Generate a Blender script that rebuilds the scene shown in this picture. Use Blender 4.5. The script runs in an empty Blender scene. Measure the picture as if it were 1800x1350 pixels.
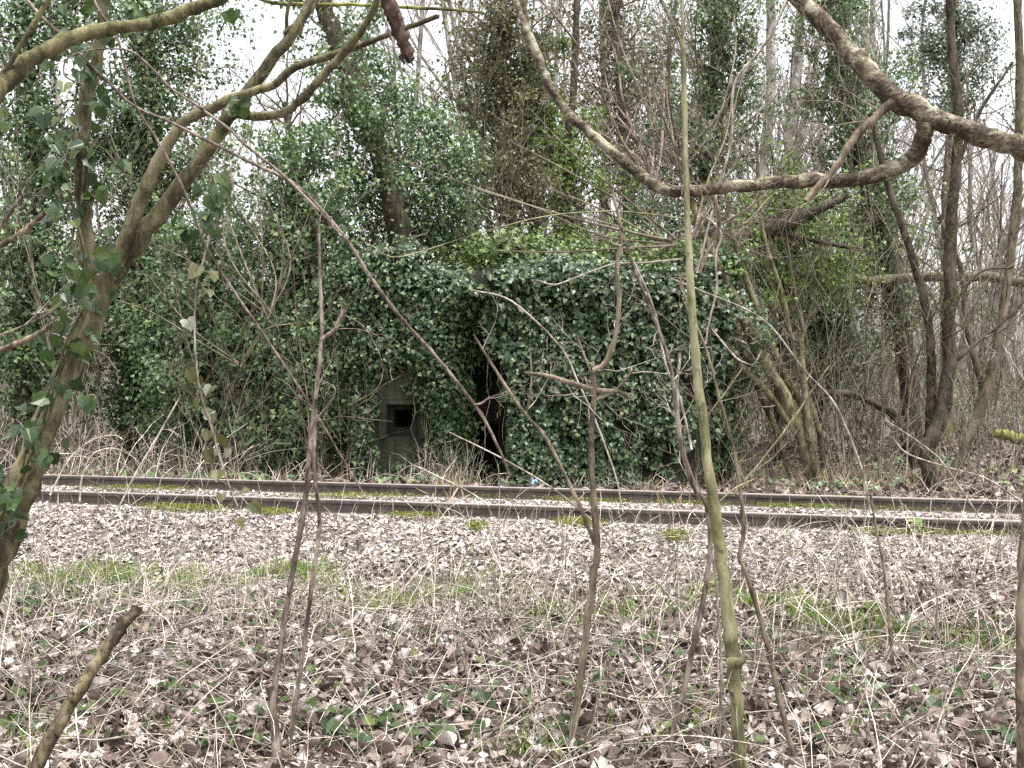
import bpy, math
import numpy as np

# ------------------------------------------------------------------ basics
SC = bpy.context.scene
COL = SC.collection
F, CX, HY, HC = 1729.0, 900.0, 675.0, 1.5      # focal length / principal point of the photograph, eye height


def rng(seed):
    return np.random.default_rng(seed)


def W(px, py, Y):
    return np.array([(px - CX) * Y / F, Y, HC + (HY - py) * Y / F])


def smooth(a, b, t):
    t = np.clip((t - a) / (b - a), 0, 1)
    return t * t * (3 - 2 * t)


SL = 0.2545                                     # the track runs a little askew: s = y + SL * x


def wob(x, y, k, ph):
    return (np.sin(1.7 * k * x + 0.6 * k * y + ph) + np.sin(-0.9 * k * x + 1.9 * k * y + 2.1 * ph)
            + np.sin(2.6 * k * x - 1.4 * k * y + 3.3 * ph)) / 3


def ground_z(x, y):
    x = np.asarray(x, float); y = np.asarray(y, float)
    s = y + SL * x
    z = 0.25 * smooth(6.4, 8.3, s) + 0.03 * np.exp(-((s - 9.8) / 0.5) ** 2) - 0.11 * smooth(11.3, 12.6, s)
    z = z - 0.05 * np.exp(-((s - 6.35) / 0.45) ** 2)
    calm = 1 - 0.9 * smooth(7.6, 8.4, s) * (1 - smooth(11.2, 12.2, s))
    z = z + calm * (0.035 * wob(x, y, 1.3, 0.4) + 0.02 * wob(x, y, 4.1, 1.7) + 0.012 * wob(x, y, 9.0, 2.3))
    far = smooth(14, 40, y)
    return z + far * 0.25 * wob(x, y, 0.12, 0.9) + 0.012 * np.maximum(y - 16, 0)


# ------------------------------------------------------------------ materials
def mat(name):
    m = bpy.data.materials.new(name)
    m.use_nodes = True
    nt = m.node_tree
    nt.nodes.clear()
    out = nt.nodes.new('ShaderNodeOutputMaterial')
    return m, nt, out


def node(nt, typ, **kw):
    n = nt.nodes.new(typ)
    for k, v in kw.items():
        setattr(n, k, v)
    return n


def ramp(nt, stops, fac):
    r = nt.nodes.new('ShaderNodeValToRGB')
    el = r.color_ramp.elements
    while len(el) < len(stops):
        el.new(0.5)
    for e, (p, c) in zip(el, stops):
        e.position = p
        e.color = (*c, 1)
    nt.links.new(fac, r.inputs[0])
    return r.outputs[0]


def leaf_mat(name, stops, rough=0.45, trans=0.3, spec=0.5, vein=0.0):
    m, nt, out = mat(name)
    geo = node(nt, 'ShaderNodeNewGeometry')
    col = ramp(nt, stops, geo.outputs['Random Per Island'])
    tc = node(nt, 'ShaderNodeTexCoord')
    no = node(nt, 'ShaderNodeTexNoise')
    no.inputs['Scale'].default_value = 55
    no.inputs['Detail'].default_value = 3
    nt.links.new(tc.outputs['Object'], no.inputs['Vector'])
    mx = node(nt, 'ShaderNodeMix', data_type='RGBA', blend_type='MULTIPLY')
    mx.inputs[0].default_value = 0.55
    var = ramp(nt, [(0.3, (0.6, 0.6, 0.6)), (0.7, (1.25, 1.2, 1.17))], no.outputs[0])
    nt.links.new(col, mx.inputs[6]); nt.links.new(var, mx.inputs[7])
    p = node(nt, 'ShaderNodeBsdfPrincipled')
    p.inputs['Roughness'].default_value = rough
    p.inputs['Specular IOR Level'].default_value = spec
    nt.links.new(mx.outputs[2], p.inputs['Base Color'])
    if trans > 0:
        t = node(nt, 'ShaderNodeBsdfTranslucent')
        nt.links.new(mx.outputs[2], t.inputs['Color'])
        a = node(nt, 'ShaderNodeMixShader')
        a.inputs[0].default_value = trans
        nt.links.new(p.outputs[0], a.inputs[1]); nt.links.new(t.outputs[0], a.inputs[2])
        nt.links.new(a.outputs[0], out.inputs[0])
    else:
        nt.links.new(p.outputs[0], out.inputs[0])
    return m


DARK = {'olive grey bark': 0.85, 'mossy branch bark': 0.85, 'lichened brown bark': 0.85, 'reddish peeling bark': 0.8, 'brown bark': 0.95, 'purplish twig bark': 0.95, 'dark bark': 0.75, 'wood brown bark': 0.72, 'fine twig bark': 0.78, 'pale twig bark': 0.85, 'grey bark': 0.8}


def bark_mat(name, dark, mid, light, scale=18, stretch=(1, 1, 0.35), spots=None, spot_at=0.62, bump=0.5, rough=0.85, per_island=0.0,
             spot_scale=2.2):
    k_ = DARK.get(name, 1.0)
    dark, mid, light = [tuple(c * f for c in col_) for col_, f in ((dark, k_ * 0.75), (mid, k_), (light, k_ * 1.12))]
    m, nt, out = mat(name)
    tc = node(nt, 'ShaderNodeTexCoord')
    mp = node(nt, 'ShaderNodeMapping')
    mp.inputs['Scale'].default_value = stretch
    nt.links.new(tc.outputs['Object'], mp.inputs[0])
    n1 = node(nt, 'ShaderNodeTexNoise')
    n1.inputs['Scale'].default_value = scale
    n1.inputs['Detail'].default_value = 8
    n1.inputs['Roughness'].default_value = 0.65
    nt.links.new(mp.outputs[0], n1.inputs['Vector'])
    n1.inputs['Distortion'].default_value = 0.8
    n0 = node(nt, 'ShaderNodeTexNoise')
    n0.inputs['Scale'].default_value = scale * 0.22
    n0.inputs['Detail'].default_value = 5
    nt.links.new(tc.outputs['Object'], n0.inputs['Vector'])
    mixf = node(nt, 'ShaderNodeMath', operation='MULTIPLY_ADD')
    nt.links.new(n0.outputs[0], mixf.inputs[0]); mixf.inputs[1].default_value = 0.75
    sub_ = node(nt, 'ShaderNodeMath', operation='SUBTRACT')
    nt.links.new(n1.outputs[0], sub_.inputs[0]); sub_.inputs[1].default_value = 0.375
    nt.links.new(sub_.outputs[0], mixf.inputs[2])
    col = ramp(nt, [(0.36, dark), (0.5, mid), (0.64, light)], mixf.outputs[0])
    if spots:
        n2 = node(nt, 'ShaderNodeTexNoise')
        n2.inputs['Scale'].default_value = scale * spot_scale
        n2.inputs['Detail'].default_value = 4
        nt.links.new(tc.outputs['Object'], n2.inputs['Vector'])
        n2.inputs['Roughness'].default_value = 0.7
        am = node(nt, 'ShaderNodeMath', operation='MULTIPLY_ADD')
        nt.links.new(n0.outputs[0], am.inputs[0]); am.inputs[1].default_value = -0.6; 
        a2 = node(nt, 'ShaderNodeMath', operation='ADD'); a2.inputs[1].default_value = 0.3
        nt.links.new(n2.outputs[0], a2.inputs[0]); nt.links.new(a2.outputs[0], am.inputs[2])
        f = ramp(nt, [(spot_at - 0.05, (0, 0, 0)), (spot_at + 0.04, (1, 1, 1))], am.outputs[0])
        mx = node(nt, 'ShaderNodeMix', data_type='RGBA')
        nt.links.new(f, mx.inputs[0]); nt.links.new(col, mx.inputs[6])
        mx.inputs[7].default_value = (*spots, 1)
        col = mx.outputs[2]
    if per_island:
        geo = node(nt, 'ShaderNodeNewGeometry')
        v = ramp(nt, [(0, (1 - per_island,) * 3), (1, (1 + per_island,) * 3)], geo.outputs['Random Per Island'])
        mx = node(nt, 'ShaderNodeMix', data_type='RGBA', blend_type='MULTIPLY')
        mx.inputs[0].default_value = 1
        nt.links.new(col, mx.inputs[6]); nt.links.new(v, mx.inputs[7])
        col = mx.outputs[2]
    p = node(nt, 'ShaderNodeBsdfPrincipled')
    p.inputs['Roughness'].default_value = rough
    p.inputs['Specular IOR Level'].default_value = 0.25
    nt.links.new(col, p.inputs['Base Color'])
    if bump:
        b = node(nt, 'ShaderNodeBump')
        b.inputs['Strength'].default_value = bump
        b.inputs['Distance'].default_value = 0.012
        nt.links.new(n1.outputs[0], b.inputs['Height'])
        nt.links.new(b.outputs[0], p.inputs['Normal'])
    nt.links.new(p.outputs[0], out.inputs[0])
    return m


M = {}
M['ivy'] = leaf_mat('ivy leaf', [(0, (0.046, 0.09, 0.034)), (0.4, (0.082, 0.155, 0.055)), (0.75, (0.135, 0.225, 0.08)), (0.93, (0.19, 0.28, 0.1)), (1, (0.28, 0.31, 0.12))], 0.42, 0.36, 0.65)
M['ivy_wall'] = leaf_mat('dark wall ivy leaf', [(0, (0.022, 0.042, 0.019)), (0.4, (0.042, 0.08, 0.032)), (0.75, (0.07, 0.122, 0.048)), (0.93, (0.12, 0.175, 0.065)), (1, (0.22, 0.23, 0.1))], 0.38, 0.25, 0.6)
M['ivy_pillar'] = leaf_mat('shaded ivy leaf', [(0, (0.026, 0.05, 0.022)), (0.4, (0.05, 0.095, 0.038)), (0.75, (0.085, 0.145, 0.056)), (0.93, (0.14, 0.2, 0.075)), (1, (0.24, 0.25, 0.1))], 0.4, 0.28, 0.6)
M['ivy_roof'] = leaf_mat('yellowish ivy leaf', [(0, (0.045, 0.085, 0.02)), (0.5, (0.09, 0.15, 0.034)), (0.9, (0.15, 0.21, 0.05)), (1, (0.24, 0.26, 0.08))], 0.42, 0.25, 0.5)
M['ivy_bright'] = leaf_mat('fresh green leaf', [(0, (0.075, 0.14, 0.026)), (0.5, (0.145, 0.24, 0.042)), (1, (0.23, 0.33, 0.07))], 0.45, 0.3, 0.45)
M['ivy_olive'] = leaf_mat('olive leaf', [(0, (0.06, 0.075, 0.03)), (0.5, (0.125, 0.135, 0.055)), (1, (0.22, 0.21, 0.1))], 0.5, 0.3, 0.4)
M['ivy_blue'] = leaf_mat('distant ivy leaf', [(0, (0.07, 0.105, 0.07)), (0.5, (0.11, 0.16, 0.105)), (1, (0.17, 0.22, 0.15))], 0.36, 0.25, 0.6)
M['ivy_near'] = leaf_mat('near ivy leaf', [(0, (0.02, 0.042, 0.012)), (0.5, (0.04, 0.08, 0.02)), (0.85, (0.07, 0.115, 0.028)), (1, (0.12, 0.15, 0.04))], 0.4, 0.3, 0.5)
M['strand'] = leaf_mat('pale ivy leaf', [(0, (0.06, 0.075, 0.022)), (0.65, (0.13, 0.13, 0.04)), (0.85, (0.26, 0.27, 0.2)), (1, (0.42, 0.42, 0.38))], 0.45, 0.3, 0.5)
M['litter'] = leaf_mat('dead leaf', [(0, (0.05, 0.033, 0.026)), (0.3, (0.14, 0.1, 0.083)), (0.6, (0.285, 0.228, 0.2)), (0.87, (0.49, 0.435, 0.405)), (1, (0.7, 0.67, 0.645))], 0.6, 0.12, 0.35)
M['litter_small'] = leaf_mat('small dead leaf', [(0, (0.1, 0.078, 0.068)), (0.25, (0.285, 0.245, 0.224)), (0.6, (0.48, 0.437, 0.41)), (0.92, (0.61, 0.576, 0.55)), (1, (0.74, 0.72, 0.7))], 0.65, 0.12, 0.35)
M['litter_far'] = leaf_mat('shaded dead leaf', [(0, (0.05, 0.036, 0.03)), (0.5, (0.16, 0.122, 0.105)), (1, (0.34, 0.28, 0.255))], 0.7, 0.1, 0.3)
M['grass'] = leaf_mat('grass blade', [(0, (0.11, 0.19, 0.035)), (0.6, (0.21, 0.33, 0.06)), (1, (0.36, 0.42, 0.15))], 0.5, 0.35, 0.4)
M['dry_grass'] = leaf_mat('dry grass blade', [(0, (0.2, 0.15, 0.08)), (0.6, (0.36, 0.29, 0.18)), (1, (0.5, 0.43, 0.3))], 0.65, 0.25, 0.3)
M['moss'] = leaf_mat('moss', [(0, (0.055, 0.08, 0.018)), (0.5, (0.12, 0.155, 0.032)), (1, (0.24, 0.25, 0.06))], 0.9, 0.2, 0.1)
M['catkin'] = leaf_mat('catkin', [(0, (0.17, 0.15, 0.06)), (1, (0.36, 0.31, 0.14))], 0.8, 0.1, 0.2)

M['bark_ash'] = bark_mat('olive grey bark', (0.06, 0.054, 0.028), (0.13, 0.117, 0.06), (0.22, 0.2, 0.115), 22, spots=(0.06, 0.05, 0.03), spot_at=0.64, bump=0.8)
M['bark_green'] = bark_mat('smooth green bark', (0.085, 0.086, 0.038), (0.158, 0.156, 0.07), (0.27, 0.256, 0.155), 14, stretch=(1, 1, 0.35), spots=(0.085, 0.08, 0.05), spot_at=0.62, bump=0.35, rough=0.6)
M['bark_arch'] = bark_mat('mossy branch bark', (0.07, 0.066, 0.03), (0.14, 0.13, 0.06), (0.23, 0.21, 0.11), 24, spots=(0.05, 0.045, 0.025), spot_at=0.63, bump=0.7)
M['bark_lichen'] = bark_mat('lichened brown bark', (0.08, 0.058, 0.038), (0.17, 0.138, 0.088), (0.34, 0.325, 0.235), 34, stretch=(0.6, 1, 0.8), spots=(0.035, 0.026, 0.018), spot_at=0.58, bump=1.0, spot_scale=2.6)
M['bark_red'] = bark_mat('reddish peeling bark', (0.045, 0.026, 0.02), (0.1, 0.06, 0.045), (0.2, 0.15, 0.115), 24, stretch=(1, 1, 0.6), bump=0.9)
M['bark_brown'] = bark_mat('brown bark', (0.075, 0.056, 0.038), (0.155, 0.122, 0.085), (0.25, 0.205, 0.15), 25, bump=0.6)
M['bark_twig'] = bark_mat('purplish twig bark', (0.075, 0.054, 0.043), (0.15, 0.114, 0.092), (0.27, 0.22, 0.185), 30, bump=0.3)
M['bark_dark'] = bark_mat('dark bark', (0.025, 0.02, 0.014), (0.06, 0.047, 0.034), (0.115, 0.09, 0.068), 14, spots=(0.07, 0.085, 0.025), spot_at=0.62, bump=0.9)
M['bark_pale'] = bark_mat('pale twig bark', (0.18, 0.15, 0.12), (0.31, 0.27, 0.225), (0.48, 0.435, 0.38), 30, bump=0.2, per_island=0.3)
M['bark_grey'] = bark_mat('grey bark', (0.1, 0.085, 0.07), (0.19, 0.165, 0.135), (0.29, 0.26, 0.22), 12, spots=(0.1, 0.11, 0.05), spot_at=0.6, bump=0.7)
M['bark_far'] = bark_mat('bloom-paled far bark', (0.16, 0.14, 0.12), (0.26, 0.235, 0.21), (0.36, 0.33, 0.31), 9, bump=0.3, per_island=0.15)  # bloom of the bright sky is put into the colour: far bark made paler
M['bark_mid'] = bark_mat('wood brown bark', (0.075, 0.06, 0.042), (0.15, 0.122, 0.085), (0.23, 0.195, 0.14), 14, spots=(0.1, 0.115, 0.035), spot_at=0.6, bump=0.7)
M['bark_fine'] = bark_mat('fine twig bark', (0.095, 0.082, 0.055), (0.17, 0.148, 0.1), (0.26, 0.23, 0.165), 12, bump=0, per_island=0.35)
M['bark_stick'] = bark_mat('weathered brown stick', (0.04, 0.03, 0.018), (0.095, 0.072, 0.042), (0.18, 0.145, 0.09), 22, stretch=(1, 1, 0.4), spots=(0.03, 0.022, 0.015), spot_at=0.6, bump=1.0)
M['bark_moss'] = bark_mat('mossy bark', (0.05, 0.05, 0.02), (0.12, 0.12, 0.04), (0.22, 0.24, 0.06), 9, bump=0.9)
M['wood_cut'] = bark_mat('cut wood', (0.2, 0.14, 0.08), (0.35, 0.27, 0.17), (0.5, 0.4, 0.28), 40, bump=0.3)


def stalk_mat():
    return bark_mat('dry stalk', (0.22, 0.18, 0.135), (0.38, 0.33, 0.265), (0.56, 0.51, 0.44), 20, bump=0, per_island=0.65)


M['stalk'] = stalk_mat()


def concrete_mat():
    m, nt, out = mat('weathered concrete')
    tc = node(nt, 'ShaderNodeTexCoord')
    n1 = node(nt, 'ShaderNodeTexNoise'); n1.inputs['Scale'].default_value = 2.2; n1.inputs['Detail'].default_value = 9
    n2 = node(nt, 'ShaderNodeTexNoise'); n2.inputs['Scale'].default_value = 30; n2.inputs['Detail'].default_value = 6
    mp = node(nt, 'ShaderNodeMapping'); mp.inputs['Scale'].default_value = (6, 6, 0.7)
    nt.links.new(tc.outputs['Object'], mp.inputs[0])
    n3 = node(nt, 'ShaderNodeTexNoise'); n3.inputs['Scale'].default_value = 1.5; n3.inputs['Detail'].default_value = 5
    nt.links.new(mp.outputs[0], n3.inputs['Vector'])
    for n in (n1, n2):
        nt.links.new(tc.outputs['Object'], n.inputs['Vector'])
    base = ramp(nt, [(0.32, (0.014, 0.018, 0.01)), (0.5, (0.034, 0.041, 0.022)), (0.68, (0.075, 0.078, 0.055))], n1.outputs[0])
    st = ramp(nt, [(0.4, (0.35, 0.35, 0.33)), (0.62, (1, 1, 1))], n3.outputs[0])
    mx = node(nt, 'ShaderNodeMix', data_type='RGBA', blend_type='MULTIPLY'); mx.inputs[0].default_value = 0.8
    nt.links.new(base, mx.inputs[6]); nt.links.new(st, mx.inputs[7])
    p = node(nt, 'ShaderNodeBsdfPrincipled'); p.inputs['Roughness'].default_value = 0.9
    nt.links.new(mx.outputs[2], p.inputs['Base Color'])
    wv = node(nt, 'ShaderNodeTexWave', wave_type='BANDS', bands_direction='Z', wave_profile='SAW')
    wv.inputs['Scale'].default_value = 1.1; wv.inputs['Distortion'].default_value = 0.6; wv.inputs['Detail'].default_value = 3
    nt.links.new(tc.outputs['Object'], wv.inputs['Vector'])
    ad = node(nt, 'ShaderNodeMath', operation='ADD')
    nt.links.new(n2.outputs[0], ad.inputs[0]); nt.links.new(wv.outputs[1], ad.inputs[1])
    b = node(nt, 'ShaderNodeBump'); b.inputs['Strength'].default_value = 0.8; b.inputs['Distance'].default_value = 0.025
    nt.links.new(ad.outputs[0], b.inputs['Height']); nt.links.new(b.outputs[0], p.inputs['Normal'])
    nt.links.new(p.outputs[0], out.inputs[0])
    return m


M['concrete'] = concrete_mat()


def rail_mat():
    m, nt, out = mat('rusty rail steel')
    tc = node(nt, 'ShaderNodeTexCoord')
    n1 = node(nt, 'ShaderNodeTexNoise'); n1.inputs['Scale'].default_value = 7; n1.inputs['Detail'].default_value = 9
    n1.inputs['Roughness'].default_value = 0.7
    nt.links.new(tc.outputs['Object'], n1.inputs['Vector'])
    n2 = node(nt, 'ShaderNodeTexNoise'); n2.inputs['Scale'].default_value = 60; n2.inputs['Detail'].default_value = 5
    nt.links.new(tc.outputs['Object'], n2.inputs['Vector'])
    col = ramp(nt, [(0.3, (0.045, 0.036, 0.03)), (0.55, (0.09, 0.075, 0.066)), (0.75, (0.15, 0.128, 0.115))], n1.outputs[0])
    geo = node(nt, 'ShaderNodeNewGeometry')
    sx = node(nt, 'ShaderNodeSeparateXYZ'); nt.links.new(geo.outputs['Normal'], sx.inputs[0])
    worn = ramp(nt, [(0.75, (0, 0, 0)), (0.97, (1, 1, 1))], sx.outputs[2])
    mx = node(nt, 'ShaderNodeMix', data_type='RGBA')
    nt.links.new(worn, mx.inputs[0]); nt.links.new(col, mx.inputs[6]); mx.inputs[7].default_value = (0.33, 0.295, 0.28, 1)
    p = node(nt, 'ShaderNodeBsdfPrincipled'); p.inputs['Roughness'].default_value = 0.62
    p.inputs['Metallic'].default_value = 0.15
    nt.links.new(mx.outputs[2], p.inputs['Base Color'])
    b = node(nt, 'ShaderNodeBump'); b.inputs['Strength'].default_value = 0.35; b.inputs['Distance'].default_value = 0.004
    nt.links.new(n2.outputs[0], b.inputs['Height']); nt.links.new(b.outputs[0], p.inputs['Normal'])
    nt.links.new(p.outputs[0], out.inputs[0])
    return m


M['rail'] = rail_mat()
M['soil'] = bark_mat('leaf mould soil', (0.03, 0.022, 0.018), (0.075, 0.057, 0.048), (0.16, 0.13, 0.115), 7, stretch=(1, 1, 1), spots=(0.27, 0.23, 0.215), spot_at=0.6, bump=1.0, spot_scale=5)
M['stone'] = bark_mat('ballast stone', (0.12, 0.105, 0.098), (0.22, 0.2, 0.188), (0.34, 0.315, 0.3), 20, stretch=(1, 1, 1), bump=0.5, per_island=0.4)
M['blue'] = bark_mat('weathered blue plastic', (0.08, 0.11, 0.16), (0.13, 0.17, 0.23), (0.2, 0.25, 0.32), 12, stretch=(1, 1, 1), bump=0.2, rough=0.5)


# ------------------------------------------------------------------ mesh building
def make_mesh(name, V, polys, m, smoothed=False):
    me = bpy.data.meshes.new(name)
    V = np.ascontiguousarray(V, np.float32)
    me.vertices.add(len(V)); me.vertices.foreach_set('co', V.ravel())
    polys = [np.asarray(p, np.int32) for p in polys if len(p)]
    loops = np.concatenate([p.ravel() for p in polys]).astype(np.int32)
    sizes = np.concatenate([np.full(len(p), p.shape[1], np.int32) for p in polys])
    me.loops.add(len(loops)); me.loops.foreach_set('vertex_index', loops)
    me.polygons.add(len(sizes))
    me.polygons.foreach_set('loop_start', np.concatenate([[0], np.cumsum(sizes)[:-1]]).astype(np.int32))
    me.polygons.foreach_set('use_smooth', np.full(len(sizes), smoothed, bool))
    me.update(calc_edges=True)
    me.materials.append(m)
    return me


class Geo:
    """collects tubes and polygons, then links them as one mesh object"""

    def __init__(self):
        self.V, self.P, self.n = [], {}, 0

    def raw(self, V, polys):
        for p in polys:
            p = np.asarray(p)
            self.P.setdefault(p.shape[1], []).append(p + self.n)
        self.V.append(np.asarray(V, float)); self.n += len(V)

    def tube(self, P, r, s=6, ref=None, rough=0.0, rg=None):
        P = np.asarray(P, float); r = np.asarray(r, float); n = len(P)
        T = np.gradient(P, axis=0)
        T /= np.linalg.norm(T, axis=1, keepdims=True) + 1e-9
        if ref is None:
            c = np.abs(P[-1] - P[0])
            ref = np.eye(3)[int(np.argmin(c))]
        U = np.cross(T, ref); U /= np.linalg.norm(U, axis=1, keepdims=True) + 1e-9
        B = np.cross(T, U)
        a = np.arange(s) * 2 * math.pi / s
        rr = np.repeat(r[:, None], s, 1)
        if rough:
            rr = rr * (1 + rough * rg.normal(size=(n, s)))
        ring = P[:, None] + rr[..., None] * (np.cos(a)[None, :, None] * U[:, None] + np.sin(a)[None, :, None] * B[:, None])
        i = np.arange(n - 1)[:, None] * s + np.arange(s)[None]
        j = np.arange(n - 1)[:, None] * s + (np.arange(s)[None] + 1) % s
        q = np.stack([i, j, j + s, i + s], -1).reshape(-1, 4)
        self.raw(ring.reshape(-1, 3), [q, np.arange(s)[None], (n - 1) * s + np.arange(s)[None][:, ::-1]])

    def mesh(self, name, m, smoothed=True, off=None):
        V = np.concatenate(self.V)
        if off is not None:
            V = V - np.asarray(off)
        return make_mesh(name, V, [np.concatenate(p) for p in self.P.values()], m, smoothed)


def link(name, me, parent=None):
    o = bpy.data.objects.new(name, me)
    COL.objects.link(o)
    if parent is not None:
        o.parent = parent
    return o


def thing(name, label, cat, loc, group=None):
    o = bpy.data.objects.new(name, None)
    COL.objects.link(o)
    o.empty_display_size = 0.1
    o.location = [float(v) for v in loc]
    o['label'] = label; o['category'] = cat
    if group:
        o['group'] = group
    return o


def tag(o, label, cat, group=None):
    o['label'] = label; o['category'] = cat
    if group:
        o['group'] = group
    return o


def stuff(name, g_or_me, m=None, smoothed=False, label=None, cat=None):
    me = g_or_me.mesh(name, m, smoothed) if isinstance(g_or_me, Geo) else g_or_me
    o = link(name, me)
    o['kind'] = 'stuff'
    if label:
        o['label'] = label; o['category'] = cat
    return o


def part(name, geo, m, parent, smoothed=True, label=None):
    root = parent
    off = np.array(root.location)
    while root.parent is not None:
        root = root.parent
        off = off + np.array(root.location)
    o = link(name, geo.mesh(name, m, smoothed, off), parent)
    if label:
        o['label'] = label
    return o


def spline(pts, sub=6):
    pts = np.asarray(pts, float)
    if len(pts) < 3:
        t = np.linspace(0, 1, sub * 2 + 1)[:, None]
        return pts[0] * (1 - t) + pts[-1] * t
    p = np.vstack([2 * pts[0] - pts[1], pts, 2 * pts[-1] - pts[-2]])
    out = []
    for i in range(1, len(p) - 2):
        t = np.linspace(0, 1, sub, endpoint=False)[:, None]
        a, b, c, d = p[i - 1], p[i], p[i + 1], p[i + 2]
        out.append(0.5 * (2 * b + (c - a) * t + (2 * a - 5 * b + 4 * c - d) * t * t + (3 * b - a - 3 * c + d) * t ** 3))
    return np.vstack(out + [pts[-1:]])


def trace(pts, Y, w, rg, sub=6, wobble=0.1, knots=0.04):
    """pixel polyline -> points and radii. Y: one depth or one per point; w: widths in pixels, spread along it"""
    pts = np.asarray(pts, float)
    Ys = np.interp(np.linspace(0, 1, len(pts)), np.linspace(0, 1, len(np.atleast_1d(Y))), np.atleast_1d(Y))
    P = np.array([W(a, b, y) for (a, b), y in zip(pts, Ys)])
    P = spline(P, sub)
    seg = np.concatenate([[0], np.cumsum(np.linalg.norm(np.diff(P, axis=0), axis=1))]); seg /= seg[-1]
    wi = np.interp(seg, np.linspace(0, 1, len(np.atleast_1d(w))), np.atleast_1d(w))
    r = wi / 2 * P[:, 1] / F
    k = np.convolve(rg.normal(size=len(r) + 4), [0.25, 0.5, 0.7, 0.5, 0.25], 'valid')
    r = r * (1 + knots * k)
    if np.max(np.atleast_1d(w)) > 9 and len(r) > 20:
        for c_ in rg.uniform(0.05, 0.95, 5):
            r = r * (1 + rg.uniform(0.03, 0.11) * np.exp(-((seg - c_) / rg.uniform(0.012, 0.03)) ** 2))
    P = P + rg.normal(size=P.shape) * (wobble * r)[:, None]
    return P, r


# ------------------------------------------------------------------ leaves
def halves(out, fold=0.18, curl=0.12):
    """a leaf of two halves folded along the midrib; out: right outline from base to tip"""
    out = np.array(out, float)
    k = len(out)
    Rt = np.c_[out, np.abs(out[:, 0]) * fold - curl * out[:, 1] ** 2]
    Lt = Rt[1:-1].copy(); Lt[:, 0] *= -1
    V = np.vstack([Rt, Lt])
    right = list(range(k))
    left = [0] + [k + i for i in range(k - 2)] + [k - 1]
    return V, [np.array([right]), np.array([left[::-1]])]


IVY_NEAR = halves([(0, 0), (0.16, -0.1), (0.34, -0.08), (0.5, 0.1), (0.44, 0.24), (0.42, 0.36), (0.46, 0.54), (0.32, 0.62), (0.16, 0.8), (0, 0.96)], 0.3, 0.2)
IVY_MID = halves([(0, 0), (0.3, -0.1), (0.5, 0.14), (0.33, 0.34), (0.36, 0.56), (0.16, 0.7), (0, 1.0)])
IVY_FAR = halves([(0, 0), (0.42, 0.05), (0.36, 0.5), (0, 1.0)])
OVAL = halves([(0, 0), (0.3, 0.22), (0.36, 0.5), (0.24, 0.8), (0, 1.0)], 0.2, 0.3)


def dead(cx, cy, lob=0.0, wid=0.4, rows=7, twist=0.0):
    u = np.array([-1, -0.45, 0, 0.45, 1.0]); v = np.linspace(0, 1, rows)
    w = wid * (np.sin(np.pi * v ** 0.85) ** 0.8 + 0.04) * (1 + lob * 4 * np.cos(np.arange(rows) * np.pi))
    V = []
    for j, vv in enumerate(v):
        for uu in u:
            x, z = uu * w[j], cx * uu * uu * w[j] + cy * (vv - 0.5) ** 2 + 0.05 * math.sin(5 * vv + 3 * uu)
            a = twist * (vv - 0.5)
            V.append((x * math.cos(a) - z * math.sin(a), vv - 0.5 + 0.03 * abs(uu) * math.sin(9 * vv + uu), x * math.sin(a) + z * math.cos(a)))
    Q = [[j * 5 + i, j * 5 + i + 1, j * 5 + i + 6, j * 5 + i + 5] for j in range(rows - 1) for i in range(4)]
    return np.array(V), [np.array(Q)]


DEAD = [dead(0.35, 0.35, wid=0.3), dead(-0.5, 0.5, 0.05, 0.34), dead(0.9, -0.4, 0.0, 0.3, twist=0.8), dead(1.3, 0.9, 0.05, 0.32), dead(-0.2, -0.7, 0.06, 0.36, twist=-0.7), dead(0.1, 1.2, 0, 0.28), dead(1.9, 0.5, 0, 0.3, twist=0.5)]
FLAT = [dead(0.25, 0.3, 0, 0.2, 5), dead(-0.35, 0.35, 0, 0.25, 5), dead(0.6, -0.35, 0, 0.22, 5, 0.6), dead(0.9, 0.5, 0, 0.17, 5), dead(-0.2, 0.6, 0, 0.3, 5, -0.5)]


def unit(a):
    return a / (np.linalg.norm(a, axis=-1, keepdims=True) + 1e-9)


def scatter(geo, tmpl, pos, nrm, tip, size):
    """one copy of a leaf template at each position"""
    V, polys = tmpl
    n = unit(nrm)
    y = unit(tip - (tip * n).sum(1, keepdims=True) * n)
    x = np.cross(y, n)
    S = size[:, None, None]
    out = pos[:, None] + S * (V[None, :, 0, None] * x[:, None] + V[None, :, 1, None] * y[:, None] + V[None, :, 2, None] * n[:, None])
    k = len(V)
    base = np.arange(len(pos))[:, None, None] * k
    geo.raw(out.reshape(-1, 3), [(p[None] + base).reshape(-1, p.shape[1]) for p in polys])


def ivy_at(geo, rg, pos, nrm, size=(0.05, 0.1), tmpl=IVY_MID, droop=1.0):
    n = len(pos)
    tip = np.array([0, 0, -droop]) + rg.normal(size=(n, 3)) * 0.55
    scatter(geo, tmpl, pos, nrm, tip, rg.uniform(*size, n))


def blob_points(rg, c, r, n, flat=0.8, spray=0.12):
    """leaf positions in sprays round one clump"""
    m = max(4, n // 24)
    d = unit(rg.normal(size=(m, 3))) * (rg.random((m, 1)) ** 0.5) * r * (1 + 0.25 * np.abs(rg.normal(size=(m, 1)))) * np.array([1.0, flat, 1.0])
    cen = c + d
    i = rg.integers(0, m, n)
    off = rg.normal(size=(n, 3)) * spray * np.array([1, 1, 0.8])
    off[:, 2] -= 0.05
    pos = cen[i] + off
    nrm = unit(d)[i] * 0.55 + np.array([0, -0.35, 0.65]) + rg.normal(size=(n, 3)) * 0.5
    return pos, nrm, cen


def fbm(a, b, ph):
    return 0.5 * wob(a, b, 1.1, ph) + 0.3 * wob(a, b, 2.7, ph + 1) + 0.2 * wob(a, b, 6, ph + 2)


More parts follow.
